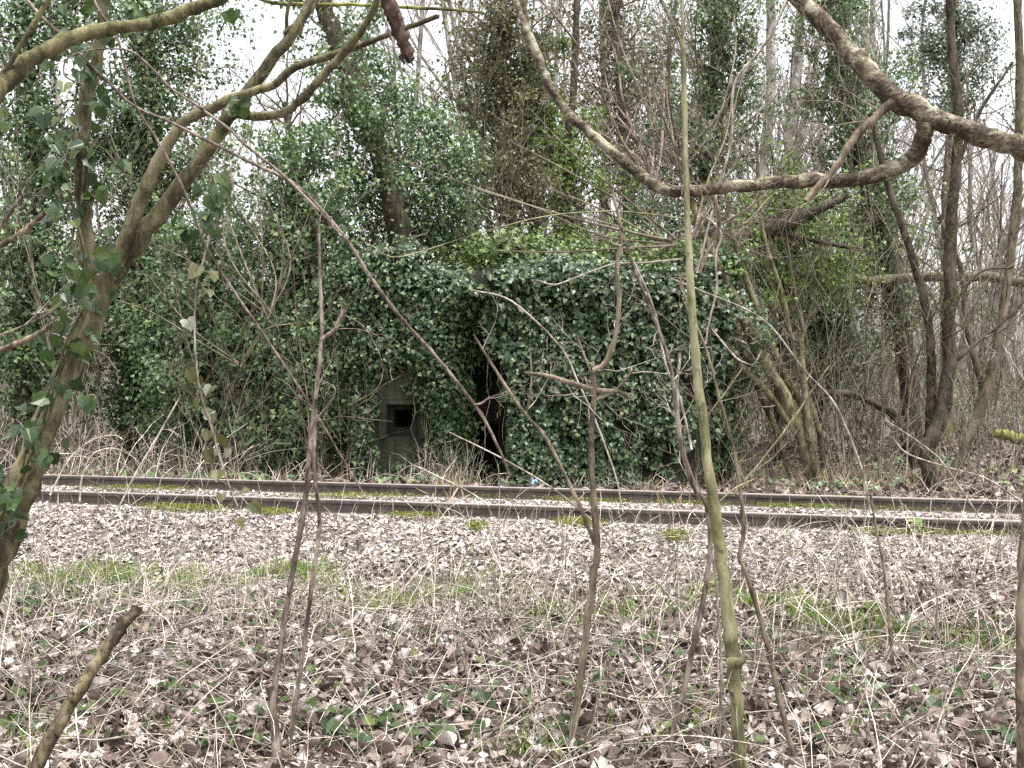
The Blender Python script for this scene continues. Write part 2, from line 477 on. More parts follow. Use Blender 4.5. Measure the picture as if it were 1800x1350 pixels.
# ------------------------------------------------------------------ branching
def grow(rg, p0, d0, L, r0, lev, out, maxlev=3, kids=(8, 6, 4), bend=0.16, up=0.05, ang=(0.5, 1.0), shrink=(0.3, 0.55), tmin=0.25, rmin=0.0025):
    n = 9 if lev == 0 else 6 if lev == 1 else 4
    P = [np.asarray(p0, float)]
    d = unit(np.asarray(d0, float))
    st = L / (n - 1)
    dirs = [d]
    for i in range(n - 1):
        d = unit(d + rg.normal(size=3) * bend + np.array([0, 0, up]))
        P.append(P[-1] + d * st); dirs.append(d)
    P = np.array(P)
    r = np.maximum(r0 * np.linspace(1, 0.28, n), rmin * 0.6)
    out.append((lev, P, r))
    if lev >= maxlev:
        return
    k = kids[lev]
    for t in np.sort(rg.uniform(tmin if lev == 0 else 0.15, 1.0, k)):
        f = t * (n - 1); i = min(int(f), n - 2)
        p = P[i] * (1 - (f - i)) + P[i + 1] * (f - i)
        a = rg.uniform(*ang)
        perp = unit(np.cross(dirs[i], rg.normal(size=3)))
        dd = dirs[i] * math.cos(a) + perp * math.sin(a)
        grow(rg, p, dd, L * rg.uniform(*shrink) * (1.15 - 0.5 * t), max(r0 * (1 - 0.7 * t) * rg.uniform(0.35, 0.6), rmin), lev + 1, out, maxlev, kids, bend * 1.15, up, ang, shrink, tmin, rmin)


def add_twigs(geo, lst, sides=(8, 5, 4, 3)):
    for lev, P, r in lst:
        geo.tube(P, r, sides[min(lev, 3)])


def side_twigs(rg, P, r, n, L, out, t0=0.2, lev=1, maxlev=3, kids=(0, 5, 4), r_cap=0.02, up=0.08, rmin=0.0025, planar=0.0):
    T = unit(np.gradient(P, axis=0))
    for t in rg.uniform(t0, 1, n):
        i = min(int(t * (len(P) - 1)), len(P) - 1)
        perp = unit(np.cross(T[i], rg.normal(size=3)))
        perp[1] *= (1 - planar)
        a = rg.uniform(0.6, 1.2)
        grow(rg, P[i], T[i] * math.cos(a) + perp * math.sin(a), L * rg.uniform(0.5, 1.2) * (1.1 - 0.5 * t), min(r[i] * 0.45, r_cap), lev, out, maxlev, kids, 0.17, up, rmin=rmin)


# ------------------------------------------------------------------ camera, sky, sun
cam = bpy.data.cameras.new('camera')
cam.sensor_width = 36.0
cam.lens = 36.0 * F / 1800.0
cam.clip_start = 0.05
cam.clip_end = 2000
co = bpy.data.objects.new('camera', cam)
COL.objects.link(co)
co.location = (0, 0, HC)
co.rotation_euler = (math.radians(90), 0, 0)
SC.camera = co

SUN_EL, SUN_AZ = math.radians(75), math.radians(140)       # azimuth from +Y towards +X
wd = bpy.data.worlds.new('World')
SC.world = wd
wd.use_nodes = True
nt = wd.node_tree
bg = nt.nodes['Background']
sky = nt.nodes.new('ShaderNodeTexSky')
sky.sky_type = 'NISHITA'
sky.sun_disc = False
sky.sun_elevation = SUN_EL
sky.sun_rotation = SUN_AZ
sky.dust_density = 4.0
sky.ozone_density = 1.0
hs = nt.nodes.new('ShaderNodeHueSaturation')                 # the day is overcast: the cloud takes the blue out of the sky
hs.inputs['Saturation'].default_value = 0.16
hs.inputs['Value'].default_value = 1.25
nt.links.new(sky.outputs[0], hs.inputs['Color'])
nt.links.new(hs.outputs[0], bg.inputs[0])
bg.inputs[1].default_value = 0.12
sun = bpy.data.lights.new('sun', 'SUN')
sun.energy = 1.5
sun.angle = math.radians(16)
sun.color = (1.0, 0.965, 0.92)
so = bpy.data.objects.new('sun', sun)
COL.objects.link(so)
from mathutils import Vector
sd = Vector((math.sin(SUN_AZ) * math.cos(SUN_EL), math.cos(SUN_AZ) * math.cos(SUN_EL), math.sin(SUN_EL)))
so.rotation_euler = sd.to_track_quat('Z', 'Y').to_euler()
so.location = (0, 0, 30)
SC.view_settings.view_transform = 'Standard'
SC.view_settings.look = 'None'
SC.view_settings.exposure = 1.7
SC.view_settings.gamma = 1.0
cy = SC.cycles
cy.max_bounces = 7; cy.diffuse_bounces = 5; cy.glossy_bounces = 2; cy.transmission_bounces = 3; cy.transparent_max_bounces = 4
cy.use_denoising = False

# ------------------------------------------------------------------ ground
rg = rng(11)
xs = np.concatenate([np.linspace(-300, -26, 14), np.linspace(-24, -7, 35), np.arange(-6.8, 6.81, 0.07), np.linspace(7, 24, 35), np.linspace(26, 300, 14)])
ys = np.concatenate([np.linspace(-60, 0, 10), np.arange(0.5, 12.6, 0.07), np.linspace(12.8, 40, 90), np.linspace(43, 500, 25)])
GX, GY = np.meshgrid(xs, ys)
GZ = ground_z(GX, GY) + np.where((GY < 12.6) & (np.abs(GX) < 7), rg.normal(size=GX.shape) * 0.006, 0)
nx = len(xs)
i = (np.arange(len(ys) - 1)[:, None] * nx + np.arange(nx - 1)[None]).ravel()
g = link('ground', make_mesh('ground', np.c_[GX.ravel(), GY.ravel(), GZ.ravel()], [np.stack([i, i + 1, i + 1 + nx, i + nx], 1)], M['soil'], True))
g['kind'] = 'structure'

# ------------------------------------------------------------------ rails
RAIL_TOP = 0.396
prof = np.array([(-0.07, 0), (0.07, 0), (0.07, 0.012), (0.02, 0.03), (0.0085, 0.045), (0.0085, 0.112), (0.033, 0.124), (0.035, 0.15), (0.028, 0.159), (0.0, 0.162),
                 (-0.028, 0.159), (-0.035, 0.15), (-0.033, 0.124), (-0.0085, 0.112), (-0.0085, 0.045), (-0.02, 0.03), (-0.07, 0.012)])
udir = unit(np.array([1, -SL, 0.0]))
ndir = np.array([-udir[1], udir[0], 0])


def rail(y0, label):
    ts = np.linspace(-45, 45, 91)
    k = len(prof)
    V = []
    for t in ts:
        c = np.array([0, y0, RAIL_TOP - 0.162]) + udir * t + ndir * 0.004 * math.sin(t * 0.8 + y0)
        V.append(c + prof[:, :1] * ndir + np.c_[np.zeros((k, 2)), prof[:, 1]])
    V = np.concatenate(V)
    i = np.arange(len(ts) - 1)[:, None] * k + np.arange(k)[None]
    j = np.arange(len(ts) - 1)[:, None] * k + (np.arange(k)[None] + 1) % k
    me = make_mesh('rail', V, [np.stack([i, i + k, j + k, j], -1).reshape(-1, 4)], M['rail'], False)
    return tag(link('rail', me), label, 'rail', 'rails of the disused track')


rail(9.0, 'rusty steel rail of the disused track, the one nearer the camera')
rail(10.553, 'rusty steel rail of the disused track, the one nearer the bunker')

# ------------------------------------------------------------------ bunker
def voxels(geo, xs, ys, zs, solid):
    xs, ys, zs = map(np.asarray, (xs, ys, zs))
    nx, ny, nz = len(xs) - 1, len(ys) - 1, len(zs) - 1
    occ = np.zeros((nx + 2, ny + 2, nz + 2), bool)
    for a in range(nx):
        for b in range(ny):
            for c in range(nz):
                occ[a + 1, b + 1, c + 1] = solid((xs[a] + xs[a + 1]) / 2, (ys[b] + ys[b + 1]) / 2, (zs[c] + zs[c + 1]) / 2)
    idx, V, Q = {}, [], []

    def vid(a, b, c):
        if (a, b, c) not in idx:
            idx[(a, b, c)] = len(V); V.append((xs[a], ys[b], zs[c]))
        return idx[(a, b, c)]
    faces = {(1, 0, 0): [(1, 0, 0), (1, 1, 0), (1, 1, 1), (1, 0, 1)], (-1, 0, 0): [(0, 0, 0), (0, 0, 1), (0, 1, 1), (0, 1, 0)],
             (0, 1, 0): [(0, 1, 0), (0, 1, 1), (1, 1, 1), (1, 1, 0)], (0, -1, 0): [(0, 0, 0), (1, 0, 0), (1, 0, 1), (0, 0, 1)],
             (0, 0, 1): [(0, 0, 1), (1, 0, 1), (1, 1, 1), (0, 1, 1)], (0, 0, -1): [(0, 0, 0), (0, 1, 0), (1, 1, 0), (1, 0, 0)]}
    for a in range(nx):
        for b in range(ny):
            for c in range(nz):
                if occ[a + 1, b + 1, c + 1]:
                    for (da, db, dc), cs in faces.items():
                        if not occ[a + 1 + da, b + 1 + db, c + 1 + dc]:
                            Q.append([vid(a + u, b + v, c + w) for u, v, w in cs])
    geo.raw(V, [Q])


def X(px, Y):
    return (px - CX) * Y / F


def Z(py, Y):
    return HC + (HY - py) * Y / F


YL, YR, YD = 13.3, 12.75, 14.0
bxL, bxe0, bxe1, bxd0 = X(628, YL), X(680, YL), X(736, YL), X(815, YL)
bxd1, bxR = X(894, YR), X(1236, YR)
dx0, dx1 = X(828, YD), X(876, YD)
hx0, hx1 = X(692, YL + 0.2), X(724, YL + 0.2)
hz0, hz1 = Z(752, YL + 0.2), Z(720, YL + 0.2)
ez0, ez1 = Z(768, YL), Z(711, YL)
dz1 = Z(745, YD)
ZT = 2.72
bunker = thing('bunker', 'concrete bunker overgrown with ivy beyond the track', 'bunker', (X(930, 13), 13.0, 0.1))
gx = sorted({bxL, bxL + 0.4, bxe0, bxe1, bxd0, bxd1, bxR, dx0, dx1, bxR - 0.4, hx0, hx1})
gy = [YR, YL, YL + 0.22, YD, YD + 0.4, 17.0, 17.5]
gz = sorted({-0.3, 0.1, hz0, hz1, ez0, ez1, dz1, ZT - 0.3, ZT})


def solid(x, y, z):
    if x < bxd0 and y < YL: return False                        # the left block stands back
    if bxd0 < x < bxd1 and y < YD: return False                 # door bay
    if bxe0 < x < bxe1 and ez0 < z < ez1 and y < YL + 0.22: return False
    if hx0 < x < hx1 and hz0 < z < hz1 and y < YD + 0.4: return False
    if dx0 < x < dx1 and 0.1 < z < dz1 and y < YD + 0.4: return False
    if bxL + 0.4 < x < bxR - 0.4 and YD + 0.4 < y < 17.0 and 0.1 < z < ZT - 0.3: return False
    return True


gb = Geo(); voxels(gb, gx, gy, gz, solid)
part('wall', gb, M['concrete'], bunker, False)
gs = Geo()
voxels(gs, [bxL - 0.12, bxd0 + 0.02, bxd1 - 0.02, bxR + 0.1], [YR - 0.1, YL - 0.12, 17.6], [ZT + 0.003, ZT + 0.24], lambda x, y, z: not (x < bxd0 and y < YL - 0.1))
part('roof_slab', gs, M['concrete'], bunker, False)
ge = Geo()      # projecting rim of the firing slit
t = 0.05
voxels(ge, [bxe0 - 0.10, bxe0 - 0.003, bxe1 + 0.003, bxe1 + 0.16], [YL - t, YL - 0.003], [ez0 - 0.02, ez1 + 0.003, ez1 + 0.06], lambda x, y, z: not (bxe0 < x < bxe1 and z < ez1))
part('embrasure_frame', ge, M['concrete'], bunker, False)
gh = Geo()
voxels(gh, [X(660, YL), X(750, YL)], [YL - 0.03, YL - 0.003], [ez1 + 0.065, ez1 + 0.46], lambda x, y, z: True)
part('hood', gh, M['concrete'], bunker, False)

# ivy on the bunker
def wall_ivy(geo, rg, px0, px1, py0, py1, Y, n, thick=0.12, keep=lambda px, py, f: f > -0.25, size=(0.045, 0.09)):
    px = rg.uniform(px0, px1, n); py = rg.uniform(py0, py1, n)
    f = fbm(px / 60, py / 60, 0.7)
    k = np.array([bool(keep(a, b, c)) for a, b, c in zip(px, py, f)])
    px, py, f = px[k], py[k], f[k]
    n = len(px)
    d = np.abs(rg.normal(size=n)) * thick * (0.6 + 0.7 * np.clip(f + 0.3, 0, 1)) + 0.02
    P = np.c_[(px - CX) * Y / F, Y - d, HC + (HY - py) * Y / F]
    nr = np.array([0, -0.75, 0.5]) + rg.normal(size=(n, 3)) * 0.38
    ivy_at(geo, rg, P, nr, size)


def vines(geo, rg, n, px0, px1, py0, py1, Y, r=0.004):
    for _ in range(n):
        a = rg.uniform(px0, px1); b = rg.uniform(py0, py0 + (py1 - py0) * 0.5)
        L = rg.uniform(0.3, 1) * (py1 - b)
        m = 9
        q = np.linspace(0, 1, m)
        xx = a + np.cumsum(rg.normal(size=m) * 5)
        P = np.array([W(x, b + L * u, Y - 0.04 - 0.1 * rg.random()) for x, u in zip(xx, q)])
        geo.tube(spline(P, 2), np.full(len(P) * 2 - 1, r * rg.uniform(0.6, 1.6)), 4)


rg = rng(21)
ivyw = thing('ivy_curtain', 'dense dark ivy curtain over the bunker wall right of the doorway', 'ivy', (X(1050, YR), YR - 0.05, 0.2))
gi = Geo()
wall_ivy(gi, rg, 893, 1245, 488, 850, YR, 34000, 0.13, lambda px, py, f: f > -0.6 + 0.5 * smooth(660, 850, py) * (0.35 + 0.65 * smooth(1000, 1120, px)) + 0.75 * smooth(1140, 1240, px) * smooth(520, 680, py), (0.036, 0.072))
wall_ivy(gi, rg, 800, 910, 476, 518, YR - 0.2, 1500, 0.1, size=(0.04, 0.08))
wall_ivy(gi, rg, 800, 1248, 482, 520, YR - 0.13, 1900, 0.08)
wall_ivy(gi, rg, 852, 900, 500, 635, YR - 0.08, 520, 0.07, lambda px, py, f: px > 850 + 0.3 * (py - 560) - 20 * f)
wall_ivy(gi, rg, 882, 920, 520, 700, YR - 0.1, 900, 0.12)
wall_ivy(gi, rg, 893, 920, 700, 850, YR - 0.05, 400, 0.1)
for a, b, r in [(885, 505, 32), (920, 498, 36), (975, 490, 38), (1035, 492, 36), (1095, 500, 34), (1150, 508, 34), (1205, 520, 34), (1240, 560, 34), (885, 545, 16), (1235, 620, 26)]:
    p, nr, _ = blob_points(rg, W(a, b, YR + 0.05), r * YR / F, 900, 0.8, 0.1)
    ivy_at(gi, rg, p, nr + np.array([0, -0.3, 0.2]), (0.045, 0.09))
for _ in range(46):
    a = rg.uniform(885, 1270); b = 500 + 10 * rg.normal() + max(0, (a - 1200)) * rg.uniform(0, 4)
    p, nr, _c = blob_points(rg, W(a, b - 8, YR + rg.uniform(-0.25, 0.4)), rg.uniform(8, 24) * YR / F, int(rg.uniform(40, 190)), 0.9, 0.09)
    ivy_at(gi, rg, p, nr, (0.045, 0.09))
for _ in range(40):      # hanging trails
    a = rg.uniform(890, 1240); b = rg.uniform(500, 640); L = rg.uniform(40, 150); n = int(L * 0.5)
    u = rg.random(n)
    P = np.array([W(a + 6 * math.sin(3 * v) + rg.normal() * 4, b + L * v, YR - 0.2 - 0.1 * rg.random()) for v in u])
    ivy_at(gi, rg, P, np.array([0, -0.8, 0.4]) + rg.normal(size=P.shape) * 0.4, (0.04, 0.085))
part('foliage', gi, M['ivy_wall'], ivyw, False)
gv = Geo(); vines(gv, rg, 70, 860, 1235, 500, 850, YR)
part('stem', gv, M['bark_brown'], ivyw)

ivyp = thing('ivy_pillar', 'ivy hanging in a thick column between firing slit and doorway', 'ivy', (X(780, YL), YL - 0.1, 0.2))
gi = Geo()
for a, b, r, n in [(660, 495, 45, 1200), (835, 500, 22, 600), (700, 480, 55, 1700), (745, 520, 50, 1700), (757, 565, 38, 1400), (766, 605, 36, 1200), (776, 650, 34, 1300), (786, 695, 31, 1200), (794, 740, 27, 900), (800, 785, 22, 450), (805, 820, 16, 120), (745, 600, 32, 700), (710, 600, 30, 600), (755, 645, 20, 300),
                   (668, 635, 18, 260), (690, 590, 40, 1000), (655, 565, 42, 1100), (785, 525, 40, 1000), (815, 515, 30, 900), (850, 528, 24, 500), (836, 560, 10, 60), (838, 612, 10, 60), (640, 500, 45, 1200), (600, 510, 40, 900), (640, 625, 20, 260)]:
    p, nr, _ = blob_points(rg, W(a, b, YL - 0.12), r * YL / F, n, 0.45, 0.08)
    for _c in (0, 1):
        ivy_at(gi, rg, p + _c * rg.normal(size=p.shape) * 0.05, nr + np.array([0, -0.4, 0.1]), (0.038, 0.07))
wall_ivy(gi, rg, 622, 668, 540, 855, YL, 1100, 0.09, lambda px, py, f: f > -0.35 + (px - 640) * 0.012, (0.035, 0.065))
wall_ivy(gi, rg, 690, 770, 768, 850, YL, 380, 0.06, lambda px, py, f: f > 0.1, (0.04, 0.075))
wall_ivy(gi, rg, 655, 760, 640, 700, YL, 200, 0.06, lambda px, py, f: f > 0.05, (0.04, 0.07))
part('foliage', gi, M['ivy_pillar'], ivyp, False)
gv = Geo(); vines(gv, rg, 30, 755, 822, 500, 850, YL - 0.08); vines(gv, rg, 4, 820, 885, 560, 760, YL, 0.003)
part('stem', gv, M['bark_brown'], ivyp)

rb = thing('ivy_bush', 'fresh yellow-green ivy sprawling along the top of the bunker roof', 'ivy', (X(1020, 14.2), 14.2, ZT + 0.24))
gi, gv = Geo(), Geo()
rg = rng(23)
for _ in range(52):
    a = rg.uniform(800, 1290); b = rg.uniform(425, 494) + 12 * math.sin(a / 37.0); Y_ = rg.uniform(13.2, 14.8)
    p, nr, cen = blob_points(rg, W(a, b, Y_), rg.uniform(12, 36) * Y_ / F, int(rg.uniform(120, 420)), 0.8, 0.11)
    p[:, 2] = np.maximum(p[:, 2], ZT + 0.26)
    ivy_at(gi, rg, p, nr, (0.04, 0.08))
    for q in cen[:4]:
        r0_ = np.array([q[0] + rg.normal() * 0.2, q[1] + rg.normal() * 0.1, ZT + 0.24])
        gv.tube(spline([r0_, (r0_ + q) / 2 + rg.normal(size=3) * 0.06, q + [0, 0, 0.15]], 3), np.linspace(0.007, 0.003, 7), 4)
part('stem', gv, M['bark_fine'], rb)
part('foliage', gi, M['ivy_roof'], rb, False)

# ------------------------------------------------------------------ ivied trees behind
def ivy_tree(label, Y, trunk, widths, blobs, m='ivy', dens=1.0, bark='bark_dark', twigs=34, seed=0, size=(0.04, 0.078), tmpl=IVY_MID, group='ivied trees beyond the track', tw_L=1.9,
             name='ivy_tree', spray=0.14, twig_mat='bark_fine', catk=0, sleeve=0.8, leafy=1.0, back=0.0):
    rg = rng(seed)
    base = W(*trunk[0], Y)
    base[2] = float(ground_z(base[0], base[1])) - 0.05
    t = thing(name, label, 'tree', base, group)
    P, r = trace(trunk, Y, widths, rg, 7, 0.1)
    if P[0, 2] > base[2] + 0.1:
        P = np.vstack([[base], P]); r = np.concatenate([[r[0] * 1.25], r])
    gt = Geo(); gt.tube(P, r, 10, rough=0.06, rg=rg)
    part('trunk', gt, M[bark], t)
    out = []
    if twigs:
        side_twigs(rg, P, r, twigs, tw_L, out, 0.25, kids=(0, 5, 3), rmin=0.0022, up=0.03)
    gf = Geo()
    gl = Geo()
    for b in blobs:
        a, c, rr = b[:3]
        d = b[3] if len(b) > 3 else 1.0
        R = rr * Y / F
        n = int(3700 * R * R * dens * d) + 30
        cc = W(a, c, Y) + np.array([0, rg.normal() * 0.25 + back, 0])
        p, nr, cen = blob_points(rg, cc, R, n, 0.9, spray)
        ivy_at(gl, rg, p, nr, size, tmpl)
        k = np.argmin(((P - cc) ** 2).sum(1))
        for q in cen[: max(2, len(cen) // 6)]:
            mid = (P[k] + q) / 2 + rg.normal(size=3) * 0.12
            out.append((2, spline([P[k], mid, q], 3), np.linspace(0.012, 0.004, 7)))
    top = min(b[1] - b[2] for b in blobs); bot = max(b[1] + b[2] for b in blobs)
    zt, zb = Z(top, Y), Z(bot, Y)
    k = np.where((P[:, 2] > zb) & (P[:, 2] < zt))[0]
    tw = [P2 for lv, P2, _ in out if lv in (1, 2, 3) and zb < P2[-1, 2] < zt + 0.5 and len(P2) < 7]
    for P2 in tw:
        n = int(rg.uniform(0, 26) * dens * leafy)
        if n:
            i2 = rg.integers(0, len(P2), n)
            q = P2[i2] + rg.normal(size=(n, 3)) * 0.07
            ivy_at(gl, rg, q, np.array([0, -0.3, 0.7]) + rg.normal(size=(n, 3)) * 0.55, size, tmpl)
    if len(k):      # ivy sleeve on the stem itself
        n = int(900 * (zt - zb) * dens * sleeve)
        i = rg.choice(k, n)
        ph = rg.uniform(0, 6.28, n)
        dr = np.c_[np.cos(ph), np.sin(ph), np.zeros(n)]
        f = fbm(P[i, 2] * 2.0 + seed, ph, 1.0)
        rad = r[i] + 0.03 + np.abs(rg.normal(size=n)) * 0.09 * (0.5 + np.clip(f + 0.4, 0, 1))
        q = P[i] + dr * rad[:, None] + np.c_[np.zeros((n, 2)), rg.normal(size=n) * 0.12]
        q, dr = q[f > -0.25], dr[f > -0.25]
        ivy_at(gl, rg, q, dr + np.array([0, -0.1, 0.5]) + rg.normal(size=q.shape) * 0.45, size, tmpl)
    if out:
        add_twigs(gf, out)
        part('branchwork', gf, M[twig_mat], t)
    part('crown', gl, M[m], t, False)
    if catk:
        gc = Geo()
        tips = np.array([P2[rg.integers(1, len(P2))] for lv, P2, _ in out if lv >= 2])
        tips = tips[rg.integers(0, len(tips), catk)]
        n = len(tips)
        L = rg.uniform(0.04, 0.09, n)
        for a, l in zip(tips, L):
            gc.tube(np.array([a, a + [rg.normal() * 0.006, rg.normal() * 0.006, -l]]), np.array([0.004, 0.003]), 4)
        part('catkins', gc, M['catkin'], t)
    return t


ivy_tree('ivied tree at the left edge with a grey-green clump above the leaning trunk', 15.0, [(40, 800), (45, 500), (55, 250), (40, 0), (30, -120)], [28, 24, 16, 10], [(60, 290, 85), (15, 200, 55, 0.8), (40, 410, 90), (20, 550, 95), (110, 470, 75), (70, 640, 80), (5, 80, 60, 0.7), (80, 20, 60, 0.8), (150, 560, 70), (100, 60, 40, 0.6)], seed=31)
ivy_tree('tall ivied tree behind the forked leaning tree at left', 16.0, [(225, 800), (235, 600), (255, 400), (262, 200), (250, 0), (245, -150)], [34, 28, 22, 16], [(250, 30, 66), (272, 120, 68), (262, 215, 72), (290, 300, 78), (235, 380, 80), (275, 470, 88), (225, 555, 88), (255, 650, 75), (200, 720, 45, 0.7), (190, 470, 70), (170, 250, 45, 0.6), (330, 120, 40, 0.6), (345, 40, 45, 0.6), (390, 110, 35, 0.4), (335, 200, 40, 0.6), (420, 30, 35, 0.4), (370, 270, 30, 0.4)], seed=32)
ivy_tree('low bushy ivied stump with dark gaps between two tall ivied trees', 14.6, [(345, 830), (352, 640), (365, 450)], [26, 22, 14], [(370, 430, 75), (350, 520, 88), (405, 600, 88), (335, 650, 75), (420, 700, 75), (385, 755, 50, 0.8), (310, 590, 60), (300, 720, 40, 0.6)], seed=33)
ivy_tree('broad ivied tree just left of the firing slit', 14.0, [(520, 840), (525, 650), (512, 480), (520, 330), (500, 180)], [32, 26, 18, 10], [(520, 340, 50, 0.7), (480, 405, 72, 0.85), (545, 440, 82), (500, 520, 95), (470, 610, 95), (525, 690, 95), (450, 750, 65), (525, 785, 50, 0.8), (585, 600, 75), (605, 700, 60), (600, 785, 40, 0.7), (620, 640, 50)], seed=34)
ivy_tree('great ivied tree with dark bent trunk rising over the bunker', 14.8, [(725, 640), (712, 470), (690, 350), (655, 240), (615, 130), (575, 30), (550, -60)], [44, 40, 36, 26], [(590, 40, 55), (560, 110, 38, 0.8), (655, 85, 50, 0.9), (705, 150, 56), (640, 180, 45, 0.7), (735, 245, 62), (785, 215, 42, 0.8), (610, 320, 50), (735, 320, 78), (790, 320, 58), (815, 275, 40, 0.8), (640, 395, 70), (755, 405, 82), (815, 420, 55), (640, 480, 75), (590, 470, 65), (600, 250, 45, 0.8), (540, 195, 40, 0.6), (760, 160, 35, 0.6), (850, 250, 35, 0.5)], seed=35, twigs=20, sleeve=0.12, back=0.75, dens=0.85)
ivy_tree('thicket tree with yellow-green ivy in the middle of the wood', 18.0, [(940, 640), (942, 450), (935, 300), (925, 100), (915, -80)], [22, 20, 15, 10], [(885, 195, 60), (940, 165, 45), (960, 240, 60, 0.8), (900, 250, 55, 0.7), (1005, 240, 40, 0.6), (850, 215, 35, 0.6)], m='ivy_bright', dens=0.7, sleeve=0.5, bark='bark_grey', seed=36, twigs=60, twig_mat='bark_fine', size=(0.05, 0.09))
ivy_tree('catkin-hung hazel high in the middle of the wood', 17.0, [(905, 640), (902, 450), (890, 300), (880, 120), (890, -60)], [16, 14, 11, 8], [(880, 60, 70, 0.4), (930, 110, 60, 0.4), (850, 120, 50, 0.35), (960, 60, 50, 0.4), (910, 330, 70, 0.3)], m='ivy_olive', dens=0.8, bark='bark_grey', seed=37, twigs=80, tw_L=2.0, catk=2200, sleeve=0.5, leafy=0.5, twig_mat='bark_fine', size=(0.04, 0.075), name='hazel_tree')
ivy_tree('slim tree with fresh green ivy right behind the bunker roof', 16.5, [(1000, 640), (1002, 450), (995, 300), (1010, 120), (1015, -80)], [20, 18, 14, 8], [(1003, 320, 36), (1000, 390, 44), (1030, 440, 55), (960, 450, 50), (880, 455, 48), (920, 480, 40), (1085, 450, 50), (840, 460, 40), (1010, 270, 28, 0.7)], m='ivy_bright', dens=0.85, seed=38, twigs=8)
ivy_tree('brown-green ivied tree with hanging twigs above the right half of the bunker', 19.0, [(1110, 640), (1105, 420), (1095, 200), (1080, 20), (1080, -120)], [24, 20, 16, 12], [(1080, 60, 80, 0.6), (1130, 165, 66, 0.6), (1090, 290, 50, 0.6), (1170, 95, 56, 0.55), (1055, 140, 50, 0.6), (1120, 230, 50, 0.5), (1040, 20, 50, 0.5)], m='ivy_olive', bark='bark_grey', seed=39, twigs=80, tw_L=2.0, sleeve=0.5, leafy=0.5, dens=0.6, twig_mat='bark_fine', size=(0.04, 0.075))
ivy_tree('dark ivied trunk behind the pale green sapling', 16.0, [(1250, 640), (1245, 450), (1240, 250), (1262, 80), (1270, -100)], [26, 24, 20, 14], [(1262, 50, 52), (1272, 150, 50), (1245, 245, 45, 0.8), (1180, 415, 56), (1110, 440, 50), (1130, 375, 44), (1215, 340, 40, 0.8), (1300, 230, 36, 0.5), (1170, 470, 50)], seed=40, dens=0.6, twigs=60)
ivy_tree('bushy bright green ivy mass under the curved limb at right', 15.2, [(1370, 830), (1372, 620), (1380, 460), (1400, 360)], [20, 18, 12], [(1330, 420, 56), (1400, 385, 60), (1300, 445, 52), (1360, 475, 56), (1440, 440, 54), (1480, 470, 48), (1270, 500, 45), (1320, 350, 40, 0.6), (1420, 520, 35, 0.5)], m='ivy_bright', dens=0.5, seed=41)
ivy_tree('tall ivied column of a tree leaning left at right of centre', 17.0, [(1605, 800), (1590, 620), (1558, 460), (1510, 280), (1480, 100), (1455, -80)], [36, 33, 28, 22, 16], [(1440, 20, 55), (1478, 105, 54), (1500, 200, 54), (1488, 290, 54), (1512, 375, 62), (1550, 440, 44, 0.8), (1560, 515, 34, 0.7), (1585, 560, 32, 0.6), (1530, 130, 34, 0.6), (1620, 520, 30, 0.5)], seed=42, dens=0.6, twigs=50)
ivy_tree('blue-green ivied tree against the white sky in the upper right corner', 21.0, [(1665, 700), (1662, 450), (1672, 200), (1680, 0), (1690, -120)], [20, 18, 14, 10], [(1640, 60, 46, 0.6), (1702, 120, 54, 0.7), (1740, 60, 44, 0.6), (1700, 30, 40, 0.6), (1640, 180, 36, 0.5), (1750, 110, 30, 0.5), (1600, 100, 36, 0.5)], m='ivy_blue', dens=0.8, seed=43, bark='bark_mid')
ivy_tree('ivied shrub at the right-hand corner of the bunker', 13.7, [(1275, 830), (1278, 660), (1268, 540)], [18, 14, 8], [(1282, 560, 48), (1262, 640, 44), (1290, 725, 34, 0.7), (1250, 730, 28, 0.8), (1240, 790, 24, 0.6), (1310, 640, 28, 0.4), (1225, 520, 36), (1235, 590, 34), (1230, 690, 26, 0.7), (1215, 800, 22, 0.6), (1265, 480, 36)], seed=44, twigs=8)
ivy_tree('sparse ivied sapling in the brown thicket right of the bunker', 18.5, [(1440, 800), (1445, 620), (1435, 480)], [10, 9, 7], [(1430, 560, 46, 0.4), (1470, 600, 46, 0.4), (1395, 520, 36, 0.4), (1360, 560, 40, 0.4), (1480, 680, 36, 0.3), (1340, 640, 36, 0.3)], seed=45, dens=0.8)

